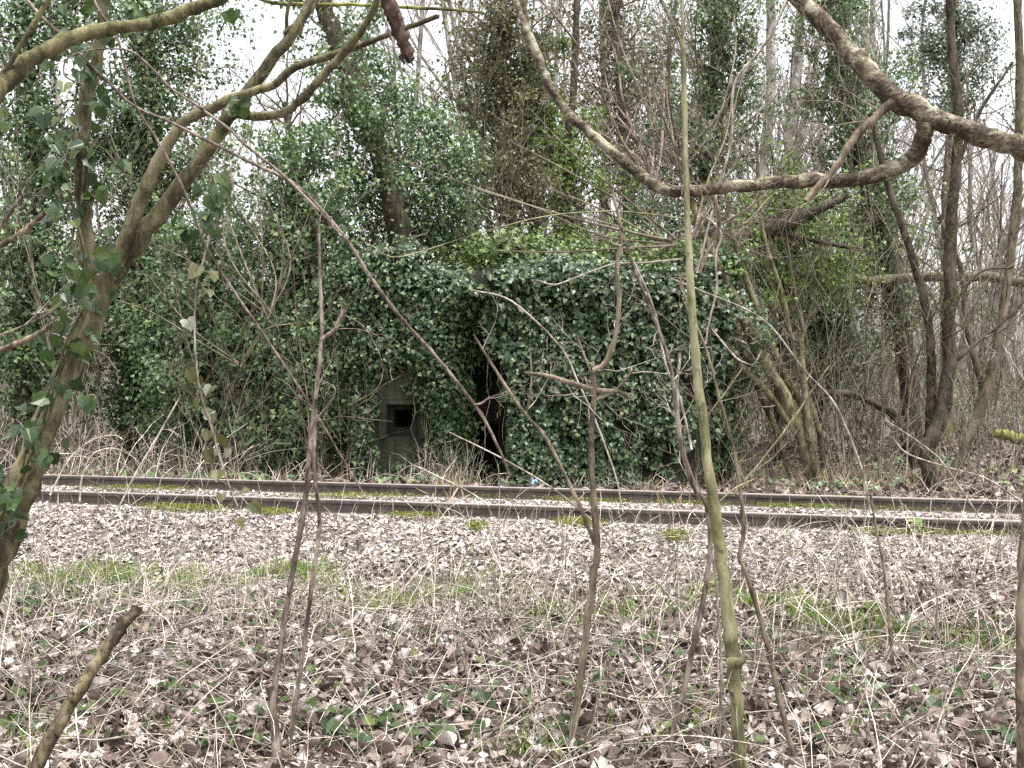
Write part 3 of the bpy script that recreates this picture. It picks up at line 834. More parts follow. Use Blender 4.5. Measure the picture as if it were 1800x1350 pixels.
# ------------------------------------------------------------------ bare trees traced from the photograph
def bare_tree(name, label, cat, bark, strokes, seed, twigs=0, tw_L=0.8, twig_mat=None, group=None, parts=None, sides=10, rough=0.05, t0=0.3, r_cap=0.012, ground=True, maxlev=3, planar=0.0, rmin=0.0013, kids=(0, 4, 2)):
    """strokes: (pixel points, depth, widths[, part name[, bark]]); the first is the trunk or stem"""
    rg = rng(seed)
    pts0, Y0 = strokes[0][0], np.atleast_1d(strokes[0][1])[0]
    base = W(*pts0[0], Y0)
    if ground:
        base[2] = float(ground_z(base[0], base[1]))
    t = thing(name, label, cat, base, group)
    out = []
    for k, s in enumerate(strokes):
        P, r = trace(s[0], s[1], s[2], rg)
        nm = s[3] if len(s) > 3 else ('trunk' if k == 0 else 'branch')
        bm_ = s[4] if len(s) > 4 else bark
        if k == 0 and ground and P[0, 2] > base[2]:
            P = np.vstack([[base - [0, 0, 0.05]], P]); r = np.concatenate([[r[0] * 1.2], r])
        gt = Geo(); gt.tube(P, r, sides if r.max() > 0.008 else 6, ref=np.array([0, 1.0, 0]), rough=rough, rg=rg)
        if P[:, 1].mean() < 6.8 and r.mean() < 0.0125:
            T_ = unit(np.gradient(P, axis=0)); Lq = np.linalg.norm(np.diff(P, axis=0), axis=1).sum()
            for q_ in np.arange(0.06, 0.97, max(0.09 / Lq, 0.02)):
                i_ = int(q_ * (len(P) - 1)); sd_ = unit(np.cross(T_[i_], rg.normal(size=3)))
                a_ = P[i_] + sd_ * r[i_] * 0.5
                gt.tube(np.array([a_, a_ + (sd_ + T_[i_] * 0.9) * r[i_] * 0.8, a_ + (sd_ * 1.1 + T_[i_] * 2.0) * r[i_] * 0.9]), np.array([0.6, 0.45, 0.12]) * r[i_], 5)
        pt = part(nm, gt, M[bm_], t)
        if twigs:
            nt_ = max(2, int(twigs * (1 if k == 0 else 0.5)))
            all_ = []
            for _ in range(nt_):
                out = []
                side_twigs(rg, P, r, 1, tw_L, out, t0 if k == 0 else 0.1, r_cap=r_cap, maxlev=maxlev, planar=planar, rmin=rmin, kids=kids)
                if twigs < 9:
                    gf = Geo(); add_twigs(gf, out); part('twig', gf, M[twig_mat or bark], pt)
                all_ += out
            if twigs >= 9:
                gf = Geo(); add_twigs(gf, all_); part('twigwork', gf, M[twig_mat or bark], pt)
    return t


bare_tree('bare_tree', 'dark bare tree with a bent trunk standing just behind the far rail at right', 'tree', 'bark_dark',
          [([(1640, 868), (1630, 800), (1652, 735), (1668, 650), (1668, 560), (1672, 400), (1685, 220), (1672, 60), (1668, -80)], 12.6, [26, 25, 22, 19, 17, 15, 12]),
           ([(1632, 790), (1638, 680), (1632, 560), (1600, 440), (1560, 320), (1530, 200)], 12.8, [18, 15, 12, 9]),
           ([(1672, 640), (1720, 600), (1770, 560), (1830, 500)], 12.6, [9, 7, 5]),
           ([(1668, 550), (1720, 480), (1780, 470)], 12.6, [7, 5, 4]),
           ([(1680, 300), (1720, 200), (1780, 110)], 12.6, [8, 6, 4])], 51, 16, 1.1, 'bark_mid', 'bare trees behind the track')
bare_tree('bare_tree', 'slim leaning bare tree beside the dark bent trunk at right', 'tree', 'bark_mid',
          [([(1660, 862), (1690, 800), (1730, 700), (1755, 600), (1775, 470), (1790, 300), (1792, 120), (1788, -80)], 13.4, [17, 17, 15, 15, 14, 13]),
           ([(1730, 690), (1700, 580), (1690, 480), (1650, 380)], 13.6, [12, 10, 7])], 52, 14, 1.2, 'bark_mid', 'bare trees behind the track')
bare_tree('bare_tree', 'cluster of leaning olive stems right of the bunker', 'tree', 'bark_ash',
          [([(1432, 868), (1415, 780), (1370, 680), (1325, 600), (1280, 500), (1240, 420), (1215, 350)], 13.0, [25, 23, 19, 16, 11]),
           ([(1425, 860), (1420, 740), (1370, 640), (1330, 540), (1290, 420), (1270, 300)], 13.1, [14, 13, 11, 7]),
           ([(1440, 860), (1425, 780), (1412, 660), (1408, 580)], 12.9, [13, 12, 9]),
           ([(1400, 760), (1350, 690), (1300, 640), (1250, 560)], 13.0, [14, 11, 8]),
           ([(1395, 862), (1370, 770), (1335, 690), (1295, 590), (1270, 500), (1262, 380)], 13.3, [11, 10, 8, 5]),
           ([(1450, 862), (1440, 760), (1400, 640), (1375, 520), (1340, 400), (1330, 250)], 13.4, [10, 9, 7, 5])], 53, 10, 0.9, 'bark_fine', 'bare trees behind the track')
bare_tree('fallen_tree', 'mossy trunk fallen level across the gaps between trees at right', 'tree', 'bark_mid',
          [([(1300, 476), (1400, 482), (1500, 490), (1560, 492), (1700, 486), (1830, 500)], 15.8, [12, 14, 16, 17, 18])], 54, ground=False, rough=0.08)
bare_tree('fallen_tree', 'dark broken bough sloping up behind the curved limb', 'tree', 'bark_dark',
          [([(1215, 455), (1290, 425), (1350, 405), (1420, 375), (1490, 345)], 14.2, [20, 26, 30, 22, 10]), ([(1350, 405), (1440, 425), (1520, 440)], 14.2, [12, 9, 6])], 55, 14, 1.0, 'bark_mid', ground=False, rough=0.12)
bare_tree('fallen_tree', 'arched dark deadwood trunk sagging to the ground at right', 'tree', 'bark_dark',
          [([(1420, 695), (1480, 690), (1540, 710), (1580, 740), (1602, 800), (1612, 850)], 14.8, [8, 13, 15, 15, 12])], 56, 8, 0.7, 'bark_mid', ground=False, rough=0.1)
bare_tree('mossy_log', 'bright yellow-green mossy log at the right edge', 'log', 'bark_moss',
          [([(1745, 758), (1775, 768), (1830, 780)], 15, [16, 20, 18])], 57, ground=False, rough=0.15)
for sd, Y, a, lab in [(61, 20, [(905, 700), (902, 450), (900, 300)], 'pale grey trunk standing behind the bunker roof, left of a pair'), (62, 20.5, [(948, 700), (944, 450), (935, 250), (945, 60)], 'pale grey trunk standing behind the bunker roof, right of a pair'),
                      (63, 22, [(1065, 700), (1062, 450), (1065, 250), (1060, 0)], 'thin grey trunk with sky on both sides right of the green ivied tree'), (64, 22, [(1330, 700), (1338, 350), (1355, 150), (1352, -80)], 'grey trunk left of the tall ivied column'),
                      (65, 23, [(1390, 700), (1385, 350), (1400, 150), (1412, -80)], 'pale double-leaning trunk next to the tall ivied column')]:
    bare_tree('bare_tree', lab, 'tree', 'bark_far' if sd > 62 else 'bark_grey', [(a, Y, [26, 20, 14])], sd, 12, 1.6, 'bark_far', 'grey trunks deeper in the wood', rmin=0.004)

# ------------------------------------------------------------------ far wood: bare trees, copies of a few
protos = []
for k in range(6):
    rg = rng(200 + k)
    out = []
    H = rg.uniform(9, 12)
    grow(rg, (0, 0, 0), (rg.normal() * 0.06, rg.normal() * 0.06, 1), H, rg.uniform(0.08, 0.14), 0, out, 3, (16, 7, 5), 0.05 + 0.02 * k, 0.03, (0.35, 0.8), (0.25, 0.42), 0.2, 0.005)
    gt = Geo(); add_twigs(gt, [o for o in out if o[0] == 0])
    gf = Geo(); add_twigs(gf, [o for o in out if o[0] > 0])
    protos.append((gt.mesh('trunk', M['bark_far']), gf.mesh('branches', M['bark_far'])))
rg = rng(222)
zones = [('bare grey tree far back in the wood, seen through the gaps at right', 'far bare trees at right', 1290, 1830, 30), ('bare grey tree far back in the wood behind the bunker', 'far bare trees in the middle', 780, 1290, 20),
         ('bare grey tree far back in the wood behind the ivied trees at left', 'far bare trees at left', -20, 780, 18)]
for lab, grp, a, b, n in zones:
    for k in range(n):
        Y = rg.uniform(22, 42)
        px = a + (b - a) * (k + rg.random()) / n
        x = (px - CX) * Y / F
        t = thing('far_tree', lab, 'tree', (x, Y, float(ground_z(x, Y)) - 0.1), grp)
        t.rotation_euler = (0, 0, rg.uniform(0, 6.28))
        s = rg.uniform(0.8, 1.35)
        t.scale = (s, s, s)
        tm, fm = protos[rg.integers(0, 6)]
        link('trunk', tm, t); link('branches', fm, t)

# thicket of thin shoots filling the wood, nobody could count it
def thicket(geo, rg, n, px0, px1, Y0, Y1, h=(1.0, 3.0), r=0.004, lean=0.3, kids=5, arch=0.0, gap=None):
    for _ in range(n):
        Y = rg.uniform(Y0, Y1); px = rg.uniform(px0, px1)
        if gap and gap(px, Y): continue
        x = (px - CX) * Y / F
        p = np.array([x, Y, float(ground_z(x, Y)) - 0.02])
        H = rg.uniform(*h)
        d = np.array([rg.normal() * lean, rg.normal() * lean, 1.0])
        out = []
        grow(rg, p, d, H, r * rg.uniform(0.7, 1.6) * (0.6 + 0.25 * H), 1, out, 2, (0, kids, 0), 0.16, 0.02 - arch, (0.4, 0.9), (0.25, 0.5), 0.2, r * 0.6)
        for lev, P, rr in out:
            geo.tube(P, rr, 3)


rg = rng(300)
gt = Geo()
thicket(gt, rg, 800, 1230, 1900, 18, 34, (1.2, 4.2), 0.0055, 0.35, 7)
thicket(gt, rg, 80, 1230, 1850, 13.5, 18, (2.0, 5.5), 0.006, 0.25, 6)
thicket(gt, rg, 700, -80, 700, 16, 30, (1.2, 4.5), 0.0055, 0.25, 7)
thicket(gt, rg, 350, 700, 1250, 18.2, 30, (2.0, 5.0), 0.0055, 0.25, 7)
stuff('thicket', gt, M['bark_fine'], True, 'brown thicket of bare shoots filling the wood', 'thicket')
rg = rng(301)
gt = Geo()
thicket(gt, rg, 1300, -400, 2300, 36, 60, (3, 7), 0.011, 0.3, 7)
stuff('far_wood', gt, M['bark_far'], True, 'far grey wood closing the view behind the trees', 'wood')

# low ivy understorey bushes at left so that no sky shows near the ground
rg = rng(310)
gl = Geo()
for k in range(55):
    Y = rg.uniform(15.5, 22); px = rg.uniform(-60, 700)
    py = rg.uniform(430, 760)
    R = rg.uniform(35, 75) * 15 / F
    p, nr, _ = blob_points(rg, W(px, py, Y), R, int(800 * R * R) + 30, 0.9, 0.15)
    ivy_at(gl, rg, p, nr, (0.06, 0.11), IVY_FAR)
for k in range(24):
    Y = rg.uniform(17.8, 24); px = rg.uniform(1230, 1830)
    py = rg.uniform(470, 730)
    R = rg.uniform(25, 60) * 15 / F
    p, nr, _ = blob_points(rg, W(px, py, Y), R, int(350 * R * R) + 20, 0.9, 0.2)
    ivy_at(gl, rg, p, nr, (0.05, 0.1), IVY_FAR)
for k in range(26):
    Y = rg.uniform(18.5, 24); px = rg.uniform(700, 1250)
    py = rg.uniform(430, 620)
    R = rg.uniform(35, 60) * 15 / F
    p, nr, _ = blob_points(rg, W(px, py, Y), R, int(700 * R * R) + 20, 0.9, 0.15)
    ivy_at(gl, rg, p, nr, (0.06, 0.11), IVY_FAR)
stuff('ivy_undergrowth', gl, M['ivy'], False, 'mass of ivy undergrowth deep in the wood', 'undergrowth')

# ------------------------------------------------------------------ shoots in the middle distance
rg = rng(320)
gt = Geo()
thicket(gt, rg, 60, -20, 640, 11.9, 13.8, (0.5, 1.3), 0.003, 0.35, 3, 0.05)
thicket(gt, rg, 30, 300, 660, 12.6, 13.6, (1.2, 3.0), 0.0035, 0.12, 4)
thicket(gt, rg, 40, 880, 1800, 11.6, 12.6, (0.3, 1.0), 0.003, 0.5, 3, 0.06)
thicket(gt, rg, 45, 1240, 1830, 11.8, 15, (0.8, 3.0), 0.004, 0.35, 5)
stuff('bare_undergrowth', gt, M['bark_fine'], True, 'pale bare shoots growing along the far side of the track', 'undergrowth')

# dry stalks and grasses behind the track
def stalks(geo, rg, n, px0, px1, Y0, Y1, h, r, lean=0.4, droop=0.8, seg=7, sides=3):
    for _ in range(n):
        Y = rg.uniform(Y0, Y1); px = rg.uniform(px0, px1)
        x = (px - CX) * Y / F
        s = Y + SL * x
        if 8.88 < s < 9.12 or 10.43 < s < 10.68: continue
        p = np.array([x, Y, float(ground_z(x, Y)) - 0.01])
        H = rg.uniform(*h)
        a = rg.uniform(0, 6.28); le = abs(rg.normal()) * lean
        hd = np.array([math.cos(a), math.sin(a), 0])
        u = np.linspace(0, 1, seg)
        bendk = droop * rg.random() ** 2
        P = p + u[:, None] * H * np.array([0, 0, 1]) * (1 - bendk * 0.8 * u[:, None]) + hd * (u[:, None] * le + bendk * u[:, None] ** 2) * H
        P[1:] += rg.normal(size=(seg - 1, 3)) * 0.012 * H
        geo.tube(P, np.linspace(1, 0.5, seg) * r * rg.uniform(0.6, 1.5), sides)


rg = rng(330)
gt = Geo()
stalks(gt, rg, 210, -20, 430, 11.9, 13.6, (0.35, 1.1), 0.0045, 0.4, 0.9)
stalks(gt, rg, 160, 430, 900, 11.7, 13.0, (0.15, 0.5), 0.004, 0.5, 0.9)
stalks(gt, rg, 120, 740, 830, 12.6, 13.0, (0.2, 0.75), 0.0035, 0.25, 0.6)
stalks(gt, rg, 170, 900, 1830, 11.6, 12.6, (0.1, 0.4), 0.003, 0.6, 0.9)
stalks(gt, rg, 110, 1240, 1830, 12.6, 18, (0.15, 0.5), 0.004, 0.8, 0.9)
stuff('dry_stalks', gt, M['stalk'], True, 'dry straw-coloured stalks along the far side of the track', 'dry stalks')

# ------------------------------------------------------------------ foreground trees and saplings
lt = bare_tree('leaning_tree', 'forked tree with olive bark leaning across the left side, ivy climbing its trunk', 'tree', 'bark_ash',
               [([(-60, 1120), (0, 965), (45, 840), (100, 700), (160, 560), (215, 455), (300, 350), (365, 260), (410, 195), (470, 115), (520, 50), (565, -40)], 4.3, [64, 58, 50, 46, 42, 40, 30, 26, 24, 20, 15]),
                ([(205, 465), (240, 370), (275, 290), (320, 218), (375, 190), (430, 165), (480, 150), (520, 118), (600, 92), (690, 58), (770, 28)], [4.25, 4.1], [26, 24, 22, 18, 14, 12, 10, 8]),
                ([(405, 200), (450, 205), (495, 198), (525, 180), (575, 125), (615, 80), (650, 30), (670, -20)], [4.3, 4.0], [14, 15, 15, 14, 12, 10]),
                ([(165, 535), (152, 440), (146, 340), (143, 270), (152, 180), (172, 95), (185, -20)], [4.28, 4.1], [24, 23, 23, 20, 16]),
                ([(470, 115), (500, 70), (505, 20), (520, -30)], 4.3, [8, 7, 5]), ([(500, 60), (545, 20), (570, -20)], 4.3, [10, 8, 6])],
               71, 5, 0.7, 'bark_arch', rough=0.05, sides=14, r_cap=0.0024, t0=0.55)
rg = rng(72)
gl = Geo(); gst = Geo()
pts = []
line = [(10, 900), (60, 780), (110, 690), (130, 600), (150, 520), (140, 450), (130, 350), (145, 270), (155, 180), (150, 100), (165, 40)]
for (a, b) in line:
    n = 13
    for _ in range(n):
        pts.append((a + rg.normal() * 34, b + rg.normal() * 32, 4.1 + rg.normal() * 0.07))
for c in [(30, 880), (20, 830), (5, 860), (70, 760), (90, 800), (45, 760), (100, 370), (90, 390), (200, 440), (130, 520), (120, 560), (105, 310), (95, 200), (120, 230), (200, 290), (170, 330), (420, 190), (415, 175), (360, 335), (385, 345), (330, 385), (370, 395), (380, 320), (330, 400), (365, 370), (75, 110), (20, 180), (5, 200), (245, 15), (265, 10), (200, 40), (410, 20)]:
    for _ in range(3):
        pts.append((c[0] + rg.normal() * 9, c[1] + rg.normal() * 9, 4.05 + rg.normal() * 0.05))
P = np.array([W(*p) for p in pts])
ivy_at(gl, rg, P, np.array([0, -0.75, 0.35]) + rg.normal(size=P.shape) * 0.42, (0.04, 0.072), IVY_NEAR)
part('ivy_foliage', gl, M['ivy_near'], lt, False)
for off in (0, 1, 2):
    tr = [(a + rg.normal() * 12, b) for a, b in [(-10, 940), (40, 820), (90, 700), (125, 600), (150, 510), (140, 420), (140, 300), (150, 180), (160, 60)]]
    P, r = trace(tr, 4.18, [6, 5, 4], rg, 5)
    gst.tube(P, r, 6)
for _ in range(26):
    p = pts[rg.integers(0, len(pts))]
    q = (p[0] + rg.normal() * 25, p[1] + 30 + rg.normal() * 15)
    P, r = trace([p[:2], ((p[0] + q[0]) / 2 + 5, (p[1] + q[1]) / 2 - 6), q], p[2] + 0.03, [2.4, 3], rg, 4)
    gst.tube(P, r, 4)
part('ivy_stem', gst, M['bark_arch'], lt)

bare_tree('overhanging_bough', 'thick olive bough arching in from the upper left corner', 'branch', 'bark_arch',
          [([(-90, 260), (-10, 165), (30, 125), (80, 90), (140, 62), (215, 48), (270, 40), (330, 18), (400, -10), (470, -50)], [3.5, 3.9], [44, 40, 28, 24, 22, 22, 22, 18], 'limb'),
           ([(0, 140), (35, 82), (85, 0), (110, -50)], 3.55, [9, 9, 8])], 73, 3, 0.4, ground=False, sides=14, r_cap=0.0024)
bare_tree('hanging_branch', 'broken reddish branch stub hanging down from the top edge', 'branch', 'bark_red',
          [([(668, -60), (682, 0), (694, 35), (708, 75), (722, 108)], 3.9, [26, 26, 25, 23, 16], 'limb'), ([(712, 92), (722, 108), (727, 117)], 3.88, [7, 6, 2], 'splinter'), ([(704, 98), (711, 113)], 3.9, [8, 2], 'splinter'), ([(699, 20), (703, 34), (702, 46)], 3.87, [3, 7, 2], 'peeling_bark'), ([(682, 50), (686, 66), (690, 72)], 3.86, [3, 7, 2], 'peeling_bark')], 74, ground=False, sides=18, rough=0.1)
bare_tree('curved_limb', 'lichened brown limb crossing the upper right corner with a long curved side branch', 'branch', 'bark_lichen',
          [([(1950, 330), (1800, 262), (1720, 238), (1640, 205), (1565, 168), (1520, 120), (1475, 68), (1405, 0), (1350, -60)], [3.3, 3.7], [40, 37, 36, 36, 34, 31, 29, 27], 'limb'),
           ([(1628, 208), (1622, 245), (1600, 280), (1560, 302), (1500, 316), (1440, 318), (1370, 320), (1300, 327), (1215, 336), (1165, 332), (1140, 318), (1090, 278), (1040, 235), (1000, 200), (965, 150), (940, 85), (915, 25), (895, -30)], [3.45, 3.9], [31, 28, 24, 21, 20, 19, 17, 14, 12, 11]),
           ([(1572, 176), (1540, 205), (1500, 245), (1465, 300), (1440, 325), (1416, 354)], 3.4, [15, 14, 13, 12, 11], 'stub', 'bark_brown'),
           ([(1250, 338), (1262, 370), (1262, 400), (1245, 440), (1230, 480)], 3.8, [9, 7, 5], 'branch', 'bark_brown'),
           ([(1140, 318), (1090, 240), (1040, 120), (985, 40), (950, 0)], 3.8, [5, 4, 4], 'branch', 'bark_brown')], 75, 8, 0.5, 'bark_twig', ground=False, sides=18, rough=0.045, r_cap=0.0024, t0=0.15)
bare_tree('sapling', 'pale green smooth sapling standing upright at right of centre, tallest in the foreground', 'sapling', 'bark_green',
          [([(1306, 1400), (1301, 1330), (1292, 1200), (1284, 1120), (1272, 1010), (1252, 870), (1236, 740), (1222, 620), (1212, 470), (1207, 340), (1203, 200), (1200, 60), (1198, -60)], 3.6, [24, 23, 22, 21, 19, 16, 13.5, 11.5, 10, 8, 5]),
           ([(1284, 1166), (1300, 1162), (1312, 1152)], 3.58, [22, 18, 9], 'stub'),
           ([(1236, 740), (1275, 690), (1310, 640)], 3.6, [4, 3, 2]), ([(1256, 890), (1290, 860), (1330, 840)], 3.6, [4, 3, 2])], 76, 10, 0.55, 'bark_fine', t0=0.5, r_cap=0.0024, sides=14, rough=0.02)
bare_tree('sapling', 'brown cut-topped sapling with a crooked bare crossbar in front of the bunker', 'sapling', 'bark_brown',
          [([(1000, 1345), (1015, 1230), (1030, 1120), (1042, 1020), (1050, 962), (1042, 860), (1040, 760), (1044, 700), (1043, 655)], 3.95, [15, 14, 13, 14, 11, 10, 10]),
           ([(922, 656), (960, 660), (1000, 672), (1050, 686), (1085, 688), (1106, 698)], 3.95, [7, 8, 9, 9, 8]),
           ([(1043, 652), (1062, 640), (1078, 605), (1088, 540), (1084, 470), (1092, 410), (1075, 330)], 3.95, [10, 9, 8, 8, 6, 5]),
           ([(1045, 703), (1080, 688), (1114, 650)], 3.95, [6, 6, 5]), ([(1043, 665), (1025, 620), (1012, 585)], 3.95, [4, 4, 3]),
           ([(1050, 962), (1035, 930), (1015, 880), (960, 770), (925, 730), (880, 665), (832, 588)], [3.95, 4.2], [8, 7, 6, 5, 4]),
           ([(925, 730), (934, 670), (932, 615)], 4.15, [4, 3.5, 3])], 77, 3, 0.35, 'bark_pale', sides=12, r_cap=0.0024)
bare_tree('sapling', 'two-stemmed reddish sapling rising from a cut stool left of centre', 'sapling', 'bark_twig',
          [([(490, 1345), (482, 1230), (496, 1120), (515, 1000), (536, 880), (552, 720), (565, 590), (562, 480), (560, 380)], 3.95, [10, 10, 9, 9, 8, 6.5, 4]),
           ([(505, 1330), (525, 1200), (538, 1110), (552, 1000), (562, 920), (552, 820), (556, 700)], 3.9, [8.5, 8, 7.5, 7, 5.5]),
           ([(490, 1350), (484, 1290), (474, 1205)], 3.85, [20, 17, 12], 'stub'),
           ([(563, 598), (590, 578), (606, 540)], 3.95, [8, 8, 6]), ([(545, 750), (590, 690), (560, 665)], 3.95, [3, 3, 2])], 78, 4, 0.4, 'bark_twig', sides=10, r_cap=0.0024)
bare_tree('sapling', 'dark slender sapling kinked beside the pale green sapling', 'sapling', 'bark_brown',
          [([(1410, 1385), (1375, 1250), (1345, 1120), (1312, 1010), (1300, 978), (1307, 930), (1298, 840), (1285, 770), (1262, 690), (1240, 610), (1210, 540), (1190, 470)], 3.75, [11, 10, 9, 8, 7, 6, 5, 4, 3])], 79, 5, 0.4, 'bark_brown', t0=0.5, sides=10, r_cap=0.0024)
bare_tree('sapling', 'grey forked sapling whose pale top slants up left of the green sapling', 'sapling', 'bark_twig',
          [([(1165, 1365), (1195, 1240), (1225, 1110), (1245, 1000), (1248, 920), (1238, 880), (1218, 850), (1195, 770), (1180, 650), (1150, 560), (1115, 470), (1092, 400)], 3.85, [10, 10, 10, 9, 9, 8, 6, 5, 4]),
           ([(1246, 940), (1258, 1020), (1268, 1180), (1262, 1330)], 3.9, [5, 5, 5], 'branch', 'bark_pale'),
           ([(1232, 880), (1200, 790), (1190, 700), (1195, 620)], 3.9, [8, 7, 5], 'branch', 'bark_pale'), ([(1262, 890), (1245, 870), (1215, 870)], 3.85, [6, 5, 4])], 80, 4, 0.35, 'bark_pale', sides=10, r_cap=0.0024)
bare_tree('sapling', 'lone thin dark shoot standing straight in the litter at right', 'sapling', 'bark_twig',
          [([(1572, 1190), (1562, 1080), (1552, 990), (1540, 930), (1530, 870)], 5.0, [7, 6, 5, 4])], 81, sides=8)
bare_tree('sapling', 'dark trunk cut by the right edge of the picture', 'sapling', 'bark_brown',
          [([(1800, 1420), (1796, 1300), (1795, 1150), (1802, 950), (1830, 700)], 3.6, [18, 19, 18, 16])], 82, sides=12)
bare_tree('leaning_stick', 'thick brown stick slanting up from the lower left corner, broken off at the top', 'stick', 'bark_stick',
          [([(5, 1470), (45, 1380), (110, 1262), (160, 1180), (205, 1115), (242, 1068)], [3.15, 3.4], [27, 25, 23, 22, 19], 'stem'), ([(128, 1232), (122, 1222), (119, 1208)], 3.25, [9, 7, 5], 'stub')], 83, sides=14, rough=0.07)
bare_tree('drooping_shoot', 'long purplish shoot arching from the upper left down to the doorway', 'shoot', 'bark_twig',
          [([(20, -40), (60, 15), (130, 85), (190, 145), (238, 188), (300, 215), (370, 250), (450, 290), (520, 325), (570, 375), (615, 430), (660, 500), (710, 565), (765, 625), (810, 680), (850, 735), (880, 795), (894, 832)], [4.0, 4.3], [5.5, 5.5, 5, 6, 6.5, 6.5, 6, 4], 'stem'),
           ([(240, 190), (290, 270), (330, 350), (360, 430), (410, 510), (465, 590), (515, 665), (560, 735), (610, 820), (640, 870)], [4.05, 4.4], [4.5, 4.5, 4, 4, 3]),
           ([(835, 712), (848, 708), (862, 697)], 4.25, [4, 4, 3])], 84, 5, 0.35, 'bark_twig', ground=False, sides=8, r_cap=0.002)
bare_tree('drooping_shoot', 'second purplish shoot looping over the forked tree at upper left', 'shoot', 'bark_twig',
          [([(150, -30), (175, 20), (205, 65), (218, 110), (232, 165), (240, 190)], 4.02, [5, 5, 4], 'stem'),
           ([(150, 150), (116, 135), (114, 110), (140, 92), (190, 86), (230, 90), (262, 115), (300, 155), (345, 185), (400, 225), (440, 262), (500, 310), (560, 370), (600, 415)], [3.9, 4.1], [2.5, 3, 4, 5, 5, 4])], 85, ground=False, sides=8)
bare_tree('overhanging_bough', 'thin dark green branch stretched along the top edge left of centre', 'branch', 'bark_moss',
          [([(380, -40), (470, 2), (540, 8), (620, 8), (700, 12), (780, 16), (850, 22)], 4.4, [7, 7, 6, 6, 4], 'limb')], 86, 3, 0.35, 'bark_brown', ground=False, r_cap=0.0024)
bare_tree('bare_branch', 'brown dead branch poking in at the left edge behind the leaning trunk', 'branch', 'bark_brown',
          [([(-60, 640), (0, 616), (50, 596), (90, 570), (115, 540)], 5.2, [13, 12, 9, 6], 'limb'), ([(-40, 605), (30, 578), (80, 555), (115, 530)], 5.1, [4, 4, 3])], 87, 4, 0.5, 'bark_pale', ground=False, r_cap=0.0024)
bare_tree('bare_branch', 'brown dead branch sloping at the left edge below the arching bough', 'branch', 'bark_brown',
          [([(-60, 470), (0, 432), (40, 408), (82, 372)], 5.4, [13, 11, 9], 'limb'), ([(-30, 440), (10, 385), (42, 340)], 5.4, [8, 7, 5])], 88, 4, 0.5, 'bark_pale', ground=False, r_cap=0.0024)
# pale leaning shoots at right
sh = [('pale shoot slanting down from the sapling tops to the rail at right', [(1530, 900), (1514, 822), (1468, 712), (1413, 650), (1342, 562), (1235, 512), (1180, 490)], 5.6, [6, 5, 4, 4], 'bark_pale'),
      ('pale arching shoot ending at the right edge above the near rail', [(1800, 886), (1735, 842), (1660, 820), (1595, 797), (1568, 768)], 6.6, [5, 4, 3], 'bark_pale'),
      ('pale shoot bent over the far rail beside the dark bent tree', [(1722, 910), (1668, 828), (1630, 788), (1556, 738)], 6.6, [5, 4, 3], 'bark_pale'),
      ('green shoot slanting up right from the rails by the pale green sapling', [(1292, 868), (1340, 808), (1385, 750), (1440, 668), (1460, 640)], 5.0, [5, 5, 4], 'bark_green'),
      ('hooked whitish twig beside the upper stem of the green sapling', [(1240, 604), (1248, 560), (1260, 505), (1258, 450), (1268, 410), (1240, 380)], 4.2, [5, 6, 5], 'bark_pale'),
      ('whitish shoot rising at an angle above the curved side branch', [(1225, 480), (1235, 440), (1262, 330), (1285, 250), (1290, 150), (1330, 95), (1360, 50), (1390, -20)], 4.6, [5, 6, 6, 5], 'bark_pale'),
      ('dark whippy shoot crossing behind the whitish shoot at top right', [(1170, 262), (1230, 240), (1270, 190), (1300, 140), (1355, 60), (1385, 0)], 4.8, [5, 5, 4], 'bark_twig'),
      ('straw shoot tilted at the right edge above the rails', [(1840, 720), (1800, 668), (1758, 600)], 6.2, [6, 5, 4], 'bark_pale'),
      ('long straw shoot leaning in the litter by the right edge', [(1590, 1375), (1594, 1290), (1640, 1190), (1648, 1020), (1650, 1005)], 4.2, [5, 4, 4], 'bark_pale'),
      ('thin brown shoot reaching from the litter to the rails left of the crooked sapling', [(1290, 1240), (1200, 1080), (1120, 990), (1000, 880), (900, 815), (790, 760)], 5.0, [5, 5, 4, 3], 'bark_pale'),
      ('curved pale twig ending in a hook beneath the bunker corner', [(1250, 577), (1290, 625), (1310, 638), (1325, 640), (1340, 615)], 4.6, [4, 4, 4], 'bark_pale')]
for k, (lab, pts, Y, w, bk) in enumerate(sh):
    bare_tree('shoot', lab, 'shoot', bk, [(pts, Y, [q * 0.72 for q in w], 'stem')], 90 + k, 2, 0.3, bk, 'thin shoots in front of the wood', ground=False, sides=6, r_cap=0.002)

def fan(label, root, tips, Y, w, seed, bark):
    rg = rng(seed)
    st_ = []
    for (a, b) in tips:
        m1 = (root[0] + (a - root[0]) * 0.35 + rg.normal() * 18 + 12, root[1] + (b - root[1]) * 0.3 + rg.normal() * 10)
        m2 = (root[0] + (a - root[0]) * 0.7 + rg.normal() * 14 + 8, root[1] + (b - root[1]) * 0.68 + rg.normal() * 10)
        st_.append(([(root[0] + rg.normal() * 8, root[1] + rg.normal() * 5), m1, m2, (a, b)], [Y, Y * rg.uniform(0.9, 1.15)], [w * rg.uniform(0.7, 1.2), w * 0.6, w * 0.35], 'branch'))
    bare_tree('bare_branch', label, 'branch', bark, st_, seed, 6, 0.5, bark, ground=False, sides=6, r_cap=0.0024)


